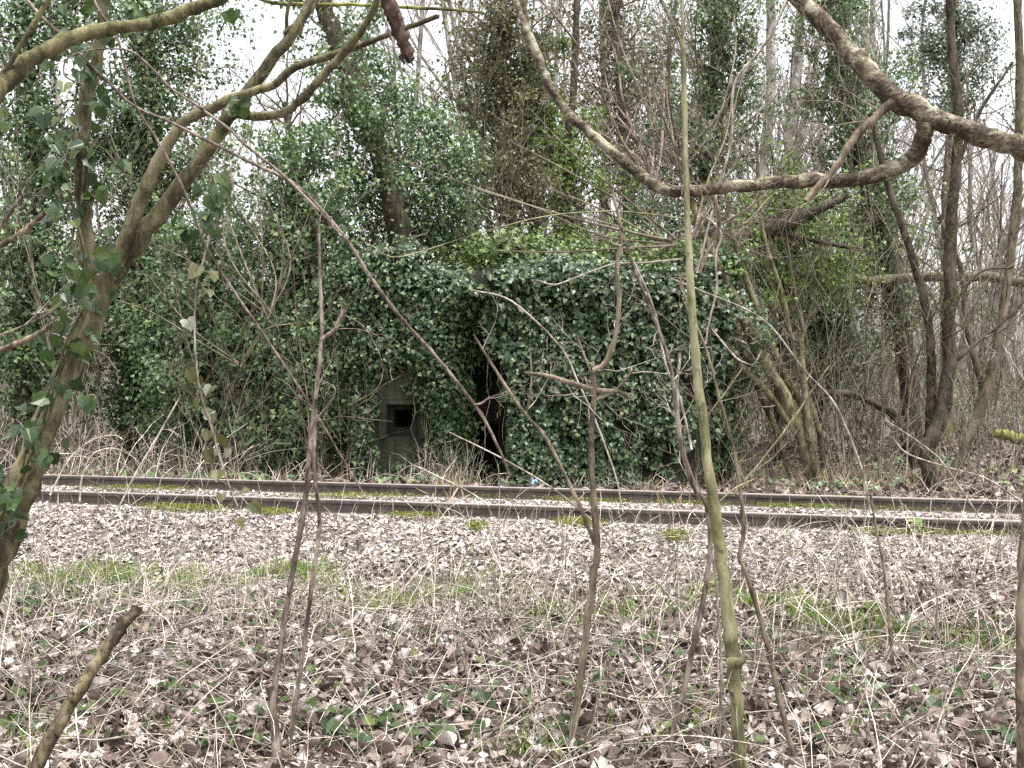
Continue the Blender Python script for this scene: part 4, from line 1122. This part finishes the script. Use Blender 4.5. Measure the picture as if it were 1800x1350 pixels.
fan('spray of long thin twigs rising from the bend of the curved limb', (1150, 325), [(960, -30), (1010, -40), (1060, -30), (1120, -40), (1010, 90), (1060, 120), (980, 180)], 4.6, 6, 140, 'bark_twig')
fan('spray of fine twigs left of the green sapling top', (1195, 300), [(1090, -30), (1140, -40), (1100, 60), (1160, 30), (1060, 200), (1110, 150), (1230, -30), (1290, 20)], 4.8, 5, 141, 'bark_fine')
fan('spray of fine twigs right of the green sapling, under the thick limb', (1215, 420), [(1330, 200), (1400, 260), (1290, 130), (1370, 330), (1440, 220), (1330, 60)], 4.8, 4.5, 142, 'bark_fine')
fan('fine pale twigs spreading left from the green sapling across the bunker roof', (1190, 430), [(830, 330), (700, 280), (900, 250), (860, 440), (960, 330), (1010, 380), (930, 190)], 5.4, 5, 143, 'bark_fine')
fan('fine green wands hanging at the upper left before the ivied trees', (470, 560), [(330, 190), (400, 260), (300, 330), (520, 250), (560, 330), (250, 420), (480, 200), (350, 90), (440, 60)], 9.5, 3.2, 144, 'bark_fine')
fan('fine wands between the leaning trunk and the reddish sapling', (420, 640), [(230, 430), (300, 470), (520, 430), (600, 500), (350, 420), (480, 380), (180, 520)], 10.5, 3, 145, 'bark_fine')
sh2 = [('slender green shoot sagging in a long arc across the bunker ivy', [(1205, 385), (1120, 374), (1050, 372), (950, 382), (825, 415), (700, 452), (650, 430)], 4.6, [4, 4, 3, 3], 'bark_green'),
       ('pale arched shoot just above the bunker roof', [(1200, 455), (1130, 462), (1075, 465), (1020, 485), (975, 500), (942, 492)], 4.8, [5, 4, 3], 'bark_pale'),
       ('pale straight shoot crossing the bunker ivy diagonally', [(1110, 450), (1150, 545), (1170, 640), (1195, 700), (1216, 790)], 4.3, [5, 6, 6], 'bark_pale'),
       ('brown shoot bowed over the bunker ivy down to the crooked sapling', [(830, 510), (900, 530), (985, 610), (1015, 670), (1045, 735), (1080, 830), (1095, 900)], 4.9, [4, 5, 5, 4], 'bark_pale'),
       ('pale stick pair crossing over the far rail left of the doorway', [(728, 818), (770, 838), (830, 868), (860, 890)], 7.5, [5, 5, 4], 'bark_pale'),
       ('twisted pale twig in front of the firing slit', [(602, 552), (640, 575), (668, 625), (672, 662), (655, 690), (610, 712)], 8.5, [2.4, 2.2, 1.8], 'bark_brown'),
       ('pale shoot leaning out of the dry stalks over the rails at left', [(205, 900), (240, 830), (270, 780), (318, 695)], 7.5, [5, 5, 4], 'stalk'),
       ('bowed straw shoot arching over the rails at left', [(88, 870), (120, 810), (160, 775), (200, 765), (215, 772)], 8.0, [5, 4, 3], 'stalk'),
       ('second bowed straw shoot arching over the rails at left', [(140, 880), (145, 835), (162, 800), (190, 788), (215, 792)], 8.0, [5, 4, 3], 'stalk')]
for k, (lab, pts, Y, w, bk) in enumerate(sh2):
    bare_tree('shoot', lab, 'shoot', bk, [(pts, Y, [q * 0.7 for q in w], 'stem')], 150 + k, 2, 0.3, bk, 'thin shoots in front of the wood', ground=False, sides=6, r_cap=0.002)

# ivy strand hanging in front of the wood
rg = rng(110)
st = thing('ivy_strand', 'single hanging ivy strand with whitish and olive leaves left of the reddish sapling', 'ivy', W(345, 560, 4.6))
path = [(372, 395), (360, 450), (345, 500), (342, 580), (345, 640), (352, 690), (368, 740), (385, 800), (405, 860), (418, 890)]
P, r = trace(path, 4.6, [4, 4, 3], rg)
gt = Geo(); gt.tube(P, r, 6)
part('stem', gt, M['bark_pale'], st)
q = P[rg.integers(0, len(P), 32)] + rg.normal(size=(32, 3)) * np.array([0.035, 0.03, 0.04])
gl = Geo(); ivy_at(gl, rg, q, np.array([0, -0.8, 0.3]) + rg.normal(size=q.shape) * 0.5, (0.045, 0.075), IVY_NEAR)
part('foliage', gl, M['strand'], st, False)

# hazel shrubs of thin shoots reaching over the track (middle and right top)
def shrub(label, px, Y, n, H, spread, seed, m='bark_fine', name='bare_shrub', bark2=None, kids=6, lean=(0, 0, 0)):
    rg = rng(seed)
    x = (px - CX) * Y / F
    b = np.array([x, Y, float(ground_z(x, Y))])
    t = thing(name, label, 'shrub', b, 'bare shrubs along the track')
    gs_, gt_ = Geo(), Geo()
    for k in range(n):
        out = []
        d = np.array([rg.normal() * spread, rg.normal() * spread * 0.6, 1.0]) + np.array(lean)
        grow(rg, b + rg.normal(size=3) * [0.12, 0.1, 0.0] - [0, 0, 0.03], d, H * rg.uniform(0.6, 1.1), rg.uniform(0.007, 0.014), 1, out, 3, (0, kids, 4), 0.08, 0.015, (0.35, 0.8), (0.3, 0.5), 0.3, 0.0022)
        add_twigs(gs_, out[:1]); add_twigs(gt_, out[1:])
    part('stem', gs_, M[bark2 or m], t)
    part('twigs', gt_, M[m], t)
    return t


shrub('bare many-stemmed shrub rising behind the bunker roof right of its middle', 1150, 18.0, 14, 7.5, 0.2, 120, 'bark_fine')
shrub('bare shrub fanning out right of the bunker behind the rails', 1345, 13.4, 7, 5.5, 0.26, 121, 'bark_fine')
shrub('bare shrub with brown wands left of the firing slit', 560, 13.2, 7, 3.8, 0.14, 122, 'bark_fine')
shrub('bare shrub with thin arching wands at far left behind the rails', 380, 13.2, 6, 3.4, 0.3, 123, 'bark_fine')
shrub('bare shrub of fine wands at the far right behind the rails', 1560, 13.2, 9, 5.0, 0.25, 124, 'bark_fine')
shrub('bare shrub leaning over the doorway from behind', 880, 15.2, 8, 6.5, 0.22, 125, 'bark_fine')

shrub('tall fine-twigged bush in the sky gap between the ivied trees at upper left', 410, 14.2, 8, 8.0, 0.13, 160, 'bark_fine', kids=12)
shrub('tall fine-twigged bush just right of the great dark bent trunk', 830, 15.5, 8, 9.0, 0.13, 161, 'bark_fine', kids=12)
shrub('tall fine-twigged bush standing between the bunker and the leaning olive stems', 1215, 15.0, 8, 8.5, 0.14, 162, 'bark_fine', kids=12)
shrub('tall fine-twigged bush in front of the ivied column at right', 1490, 13.6, 8, 8.0, 0.16, 163, 'bark_fine', kids=12, lean=(-0.12, 0, 0))
shrub('tall fine-twigged bush at the right edge against the white sky', 1730, 14.4, 8, 8.5, 0.15, 164, 'bark_fine', kids=12)
shrub('tall fine-twigged bush at the left edge among the ivied trees', 130, 14.0, 7, 8.0, 0.15, 165, 'bark_fine', kids=12)

# ------------------------------------------------------------------ litter
def litter(geo, rg, n, Y0, Y1, size, tmpls, lift=0.02, keep=None, tilt=0.45, spread=0.58):
    Y = Y0 + (Y1 - Y0) * rg.random(n) ** 0.9
    x = rg.uniform(-1, 1, n) * (spread * Y + 0.6)
    s = Y + SL * x
    k = ~(((s > 8.93) & (s < 9.07)) | ((s > 10.48) & (s < 10.62)))
    if keep is not None:
        k &= keep(x, Y, s)
    x, Y = x[k], Y[k]
    n = len(x)
    P = np.c_[x, Y, ground_z(x, Y) + rg.random(n) * lift + 0.006]
    nr = np.array([0, 0, 1.0]) + rg.normal(size=(n, 3)) * tilt
    nr[:, 2] = np.abs(nr[:, 2])
    tip = rg.normal(size=(n, 3))
    sz = rg.uniform(*size, n)
    c = rg.integers(0, len(tmpls), n)
    for j, tm in enumerate(tmpls):
        q = c == j
        if q.any():
            scatter(geo, tm, P[q], nr[q], tip[q], sz[q])


path_keep = lambda x, Y, s: (np.abs(s - 6.35) > 0.28) | (np.random.default_rng(1).random(len(s)) < 0.35)
rg = rng(400)
gl = Geo()
litter(gl, rg, 30000, 2.6, 6.8, (0.022, 0.062), DEAD, 0.06, path_keep, 0.75)
litter(gl, rg, 4200, 2.6, 6.4, (0.055, 0.105), DEAD, 0.07, path_keep, 0.6)
stuff('leaf_litter', gl, M['litter'], True, 'brown curled leaf litter covering the near ground', 'leaf litter')
gl = Geo()
litter(gl, rg, 42000, 6.2, 12.0, (0.03, 0.085), FLAT, 0.022, lambda x, Y, s: (s > 6.5) & (s < 11.6) & ((np.abs(s - 9.8) > 0.7) | (rng(6).random(len(s)) < 0.3)) & ((np.abs(s - 8.75) > 0.13) | (np.sin(x * 9.1) > -0.3)) & (fbm(x * 1.3, Y * 1.3, 3.0) > -0.75 + 0.5 * rng(5).random(len(s)) ** 2 - 0.3), 0.28)
stuff('ballast_litter', gl, M['litter_small'], True, 'pale dry leaves strewn over the track ballast', 'leaf litter')
gl = Geo()
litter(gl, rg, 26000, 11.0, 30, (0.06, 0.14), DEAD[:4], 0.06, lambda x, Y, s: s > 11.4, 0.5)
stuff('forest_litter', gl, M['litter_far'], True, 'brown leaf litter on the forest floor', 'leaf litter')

# ballast stones
gs_ = Geo()
oct_ = np.array([(1, 0, 0), (-1, 0, 0), (0, 1, 0), (0, -1, 0), (0, 0, 1), (0, 0, -1), (0.6, 0.6, 0.5), (-0.6, 0.6, -0.4), (-0.5, -0.6, 0.55), (0.6, -0.55, -0.5)])
import bmesh
bm = bmesh.new()
for v in oct_: bm.verts.new(v)
bmesh.ops.convex_hull(bm, input=bm.verts)
bmesh.ops.triangulate(bm, faces=bm.faces)
bm.verts.ensure_lookup_table()
STONE = (np.array([v.co[:] for v in bm.verts]), [np.array([[v.index for v in f.verts] for f in bm.faces])])
bm.free()
n = 9000
Y = rg.uniform(6.8, 12.5, n); x = rg.uniform(-1, 1, n) * (0.58 * Y + 0.5); s = Y + SL * x
k = (s > 7.2) & (s < 11.5) & ~(((s > 8.93) & (s < 9.07)) | ((s > 10.48) & (s < 10.62)))
x, Y = x[k], Y[k]; n = len(x)
scatter(gs_, STONE, np.c_[x, Y, ground_z(x, Y)], rg.normal(size=(n, 3)), rg.normal(size=(n, 3)), rg.uniform(0.012, 0.03, n))
stuff('ballast', gs_, M['stone'], False, 'grey ballast stones under the rails', 'ballast')

# near dry stalks, brambles and twigs in the litter
rg = rng(410)
gt = Geo()
stalks(gt, rg, 520, -20, 1830, 3.3, 5.0, (0.1, 0.6), 0.0022, 0.6, 0.9)
stalks(gt, rg, 1250, -20, 1830, 5.0, 7.2, (0.15, 0.75), 0.0026, 0.45, 0.8)
stalks(gt, rg, 330, -20, 1830, 7.2, 8.7, (0.1, 0.5), 0.003, 0.4, 0.7)
stalks(gt, rg, 160, 0, 520, 5.2, 8.6, (0.25, 0.8), 0.0027, 0.3, 0.5)
stuff('dry_stems', gt, M['stalk'], True, 'thin dry stems standing in the near litter', 'dry stalks')
gt = Geo()
for _ in range(130):     # long bramble runners lying and arching
    Y = rg.uniform(3.4, 7.0); px = rg.uniform(-100, 1850)
    x = (px - CX) * Y / F
    a = rg.uniform(-0.5, 0.5) + (math.pi if rg.random() < 0.5 else 0)
    L = rg.uniform(0.5, 1.7); hh = rg.uniform(0.03, 0.3)
    u = np.linspace(0, 1, 9)
    P = np.c_[x + math.cos(a) * L * u, Y + math.sin(a) * L * u + 0.08 * np.sin(u * 4 + rg.random() * 6), np.zeros(9)]
    P[:, 2] = ground_z(P[:, 0], P[:, 1]) + 0.03 + hh * np.sin(np.pi * u * rg.uniform(0.7, 1.0)) + rg.normal(size=9) * 0.01
    gt.tube(spline(P, 3), np.linspace(1, 0.6, 25) * rg.uniform(0.002, 0.0036), 4)
stuff('bramble_runners', gt, M['bark_pale'], True, 'pale bramble runners trailing over the litter', 'brambles')
gt = Geo()
for _ in range(1300):
    Y = rg.uniform(2.8, 7.5); px = rg.uniform(-40, 1840)
    x = (px - CX) * Y / F
    a = rg.uniform(0, 6.28); L = rg.uniform(0.08, 0.55)
    u = np.linspace(-0.5, 0.5, 5)
    P = np.c_[x + math.cos(a) * L * u, Y + math.sin(a) * L * u, np.zeros(5)]
    P[:, :2] += rg.normal(size=(5, 2)) * 0.012
    P[:, 2] = ground_z(P[:, 0], P[:, 1]) + 0.03 + rg.random() * 0.03 + u * rg.normal() * 0.12
    gt.tube(P, np.linspace(1, 0.6, 5) * rg.uniform(0.0015, 0.0015 + 0.004 * rg.random() ** 2 + 0.0005), 5)
gs2 = Geo()
for _ in range(2600):
    Y = rg.uniform(2.8, 8.2); px = rg.uniform(-40, 1840)
    x = (px - CX) * Y / F
    a = rg.normal() * 0.9; L = rg.uniform(0.06, 0.32)
    u = np.linspace(-0.5, 0.5, 4)
    P = np.c_[x + math.cos(a) * L * u, Y + math.sin(a) * L * u, np.zeros(4)]
    P[:, :2] += rg.normal(size=(4, 2)) * 0.008
    P[:, 2] = ground_z(P[:, 0], P[:, 1]) + 0.045 + rg.random() * 0.05 + u * rg.normal() * 0.12
    gs2.tube(P, np.full(4, rg.uniform(0.0011, 0.0022)), 3)
stuff('straw', gs2, M['stalk'], True, 'broken straw and dead stems matted over the litter', 'straw')
stuff('fallen_twigs', gt, M['bark_twig'], True, 'small fallen twigs in the near litter', 'twigs')
fb = [('knobbly purplish branch lying in the litter at the bottom, left of centre', [(600, 1245), (660, 1225), (720, 1195), (755, 1185)], [12, 14, 12, 9]), ('fallen branch lying level in the litter below the crooked sapling', [(730, 1285), (810, 1275), (880, 1268)], [12, 14, 10]),
      ('pale fallen branch slanting in the litter right of the two-stemmed sapling', [(525, 1230), (570, 1200), (610, 1182), (650, 1170)], [11, 12, 9]), ('dark fallen branch in the litter right of the crooked sapling', [(1060, 1265), (1120, 1262), (1190, 1275)], [10, 12, 9]),
      ('dark fallen branch in the litter beside the slanting brown stick', [(170, 1195), (220, 1190), (300, 1200)], [10, 12, 8])]
for k, (lab, pts, w) in enumerate(fb):
    yy = [HC * F / (b - HY) * 0.985 for a, b in pts]
    bare_tree('fallen_branch', lab, 'branch', 'bark_twig', [(pts, yy, w, 'stem')], 130 + k, 3, 0.18, 'bark_twig', 'branches lying in the litter', ground=False, rough=0.1, sides=9, r_cap=0.0024)

# ground ivy, grass, moss
rg = rng(420)
gl = Geo()


def ground_patch(px, py, rx, ry, n):
    a = px + rg.normal(size=n) * rx; b = py + rg.normal(size=n) * ry
    b = np.maximum(b, 700)
    Y = np.full(n, 6.0)
    for _ in range(4):
        x = (a - CX) * Y / F
        Y = (HC - ground_z(x, Y)) * F / (b - HY)
    x = (a - CX) * Y / F
    return x, Y


def ivy_patch(px, py, rx, ry, n, size):
    x, Y = ground_patch(px, py, rx, ry, n)
    P = np.c_[x, Y, ground_z(x, Y) + 0.03 + rg.random(n) * 0.07]
    ivy_at(gl, rg, P, np.array([0, -0.35, 0.9]) + rg.normal(size=(n, 3)) * 0.4, size, IVY_NEAR, 0.2)


for q in [(120, 1068, 70, 16, 130), (30, 1075, 30, 18, 50), (230, 1055, 40, 10, 40), (470, 1105, 50, 12, 40), (50, 1270, 30, 25, 28), (130, 1265, 20, 12, 14), (560, 1300, 40, 25, 30), (420, 1285, 30, 20, 16), (830, 1265, 40, 22, 34), (760, 1320, 50, 15, 22),
          (640, 1310, 30, 20, 20), (870, 1200, 30, 15, 18), (1000, 1300, 30, 15, 14), (1220, 1230, 30, 30, 20), (1500, 1180, 30, 20, 26), (1480, 1240, 40, 20, 22), (1740, 1200, 40, 30, 30), (1650, 1260, 40, 25, 20), (1330, 1170, 40, 20, 24), (290, 1220, 30, 20, 16),
          (960, 1110, 50, 15, 26), (1130, 1150, 30, 15, 18), (350, 1090, 40, 10, 24), (1420, 1130, 40, 15, 30), (1640, 1120, 60, 15, 36), (700, 1130, 60, 15, 20), (60, 1180, 60, 20, 18), (1760, 1320, 30, 20, 16)]:
    ivy_patch(*q, (0.035, 0.07))
for _ in range(420):
    ivy_patch(rg.uniform(0, 1800), rg.uniform(1060, 1350), 6, 4, 1, (0.03, 0.06))
stuff('ground_ivy', gl, M['ivy_near'], False, 'dark ivy leaves creeping through the litter', 'ground ivy')
gl = Geo()
for _ in range(2600):   # ivy carpet on the forest floor behind the track
    pass
x = rg.uniform(-9, 12, 5200); Y = rg.uniform(11.9, 17, 5200)
f = fbm(x * 0.8, Y * 0.8, 2.0)
k = (f > 0.0) & (np.abs(x) < 0.57 * Y + 0.4)
x, Y = x[k], Y[k]
P = np.c_[x, Y, ground_z(x, Y) + 0.03 + rg.random(len(x)) * 0.12]
ivy_at(gl, rg, P, np.array([0, -0.45, 0.9]) + rg.normal(size=P.shape) * 0.4, (0.045, 0.09), IVY_MID, 0.3)
stuff('forest_ivy', gl, M['ivy'], False, 'ivy carpet on the forest floor behind the rails', 'ground ivy')

BLADE = (np.array([(-0.035, 0, 0), (0.035, 0, 0), (0.026, 0.5, 0.05), (-0.026, 0.5, 0.05), (0, 1.0, 0.22)]), [np.array([[0, 1, 2, 3]]), np.array([[3, 2, 4]])])


def tufts(geo, specs, size, lean=0.45):
    for px, py, rx, ry, n in specs:
        x, Y = ground_patch(px, py, rx, ry, n)
        P = np.c_[x, Y, ground_z(x, Y) + 0.005]
        tip = np.array([0, 0, 1.0]) + rg.normal(size=(n, 3)) * lean
        nr = rg.normal(size=(n, 3)); nr[:, 2] *= 0.3
        scatter(geo, BLADE, P, nr, tip, rg.uniform(*size, n))


gl = Geo()
for _rep in range(3):
    tufts(gl, [(1450, 893, 160, 3, 160), (1000, 882, 120, 3, 60), (300, 868, 180, 3, 110), (1650, 898, 100, 3, 110)], (0.03, 0.07), 0.6)
    tufts(gl, [(1450, 1040, 45, 10, 420), (1520, 1050, 40, 8, 260), (1400, 1062, 30, 8, 150), (1690, 1060, 40, 8, 90), (200, 965, 40, 7, 170), (330, 970, 20, 6, 110), (480, 985, 45, 8, 190), (545, 985, 20, 8, 120), (680, 1005, 40, 8, 140), (820, 985, 60, 10, 130),
           (1040, 1010, 60, 12, 170), (1200, 1020, 50, 10, 110), (120, 1000, 60, 10, 130), (1340, 1030, 40, 10, 110), (940, 1330, 50, 20, 110), (1200, 1300, 60, 30, 60), (1500, 1150, 50, 15, 70), (60, 1320, 50, 20, 70), (980, 1070, 30, 8, 60), (1100, 1085, 30, 10, 60), (1770, 1130, 40, 20, 60), (1460, 1040, 60, 12, 380), (1300, 1035, 60, 10, 160), (160, 990, 90, 12, 220), (600, 995, 90, 10, 160)], (0.05, 0.14), 0.55)
for _ in range(140):
    tufts(gl, [(rg.uniform(0, 1800), rg.uniform(950, 1340), 12, 4, 7)], (0.04, 0.11), 0.6)
stuff('grass', gl, M['grass'], False, 'fresh green grass tufts between the dead leaves', 'grass')
gl = Geo()
tufts(gl, [(800, 825, 20, 22, 1300), (1160, 815, 50, 28, 1300), (1010, 838, 60, 9, 400), (560, 842, 60, 8, 400), (250, 830, 140, 12, 900), (1480, 850, 150, 10, 700)], (0.12, 0.34), 0.5)
stuff('dry_grass', gl, M['dry_grass'], False, 'straw-coloured grass at the foot of the bunker and trees', 'dry grass')

gl = Geo()
for px, py, rx, ry, n in [(330, 902, 34, 4, 700), (290, 898, 14, 3, 250), (740, 914, 30, 4, 450), (1015, 930, 20, 4, 350), (985, 884, 26, 2.5, 400), (1090, 889, 50, 2.5, 500), (1300, 893, 70, 3, 700), (1450, 896, 40, 4, 900), (1400, 898, 30, 3, 400), (1660, 903, 60, 3, 600), (1640, 943, 30, 4, 600),
                          (1545, 944, 22, 4, 400), (1760, 948, 40, 3, 400), (870, 880, 20, 2.5, 250), (1190, 955, 14, 3, 150), (840, 938, 10, 3, 120), (480, 912, 20, 3, 150), (1720, 905, 30, 3, 200), (1340, 930, 20, 3, 150), (620, 884, 60, 3, 250), (250, 868, 60, 3, 250)]:
    n = int(n * 8)
    x, Y = ground_patch(px, py - 5, rx, ry, n)
    s = Y + SL * x
    k = ~(((s > 8.93) & (s < 9.07)) | ((s > 10.48) & (s < 10.62)))
    x, Y = x[k], Y[k]; n = len(x)
    P = np.c_[x, Y, ground_z(x, Y) + 0.03 + rg.random(n) * 0.04]
    scatter(gl, IVY_FAR, P, np.array([0, -0.2, 1.0]) + rg.normal(size=(n, 3)) * 0.6, rg.normal(size=(n, 3)), rg.uniform(0.008, 0.017, n))
stuff('moss', gl, M['moss'], False, 'yellow-green moss cushions along the rails', 'moss')

# leafy seedling by the near rail at right
rg = rng(430)
x, Y = (1612 - CX) * 8.05 / F, 8.05
sdl = thing('seedling', 'small fresh green seedling at the near rail on the right', 'plant', (x, Y, float(ground_z(x, Y))))
gt, gl = Geo(), Geo()
b = np.array(sdl.location)
gt.tube(np.array([b, b + [0.01, 0, 0.06], b + [0.0, 0, 0.13]]), np.array([0.003, 0.0025, 0.002]), 5)
q = b + np.array([0, 0, 0.11]) + rg.normal(size=(14, 3)) * [0.05, 0.03, 0.025]
ivy_at(gl, rg, q, np.array([0, -0.4, 0.9]) + rg.normal(size=q.shape) * 0.35, (0.04, 0.07), OVAL, 0.2)
part('stem', gt, M['bark_green'], sdl); part('foliage', gl, M['grass'], sdl, False)

# scrap of blue plastic behind the far rail
rg = rng(440)
gsx = Geo()
nu, nv = 9, 6
U, Vv = np.meshgrid(np.linspace(-1, 1, nu), np.linspace(-1, 1, nv))
c = W(936, 853, 11.5)
zz = 0.05 * (1 - U ** 2) + rg.normal(size=U.shape) * 0.02 + 0.03
gsx.raw(np.c_[(c[0] + U * 0.06).ravel(), (c[1] + Vv * 0.08).ravel(), (c[2] - 0.05 + zz + 0.06 * U).ravel()], [np.array([[j * nu + i, j * nu + i + 1, (j + 1) * nu + i + 1, (j + 1) * nu + i] for j in range(nv - 1) for i in range(nu - 1)])])
o = link('plastic_scrap', gsx.mesh('plastic_scrap', M['blue']))
sm = o.modifiers.new('thickness', 'SOLIDIFY'); sm.thickness = 0.004
tag(o, 'crumpled scrap of blue plastic lying behind the far rail', 'litter')
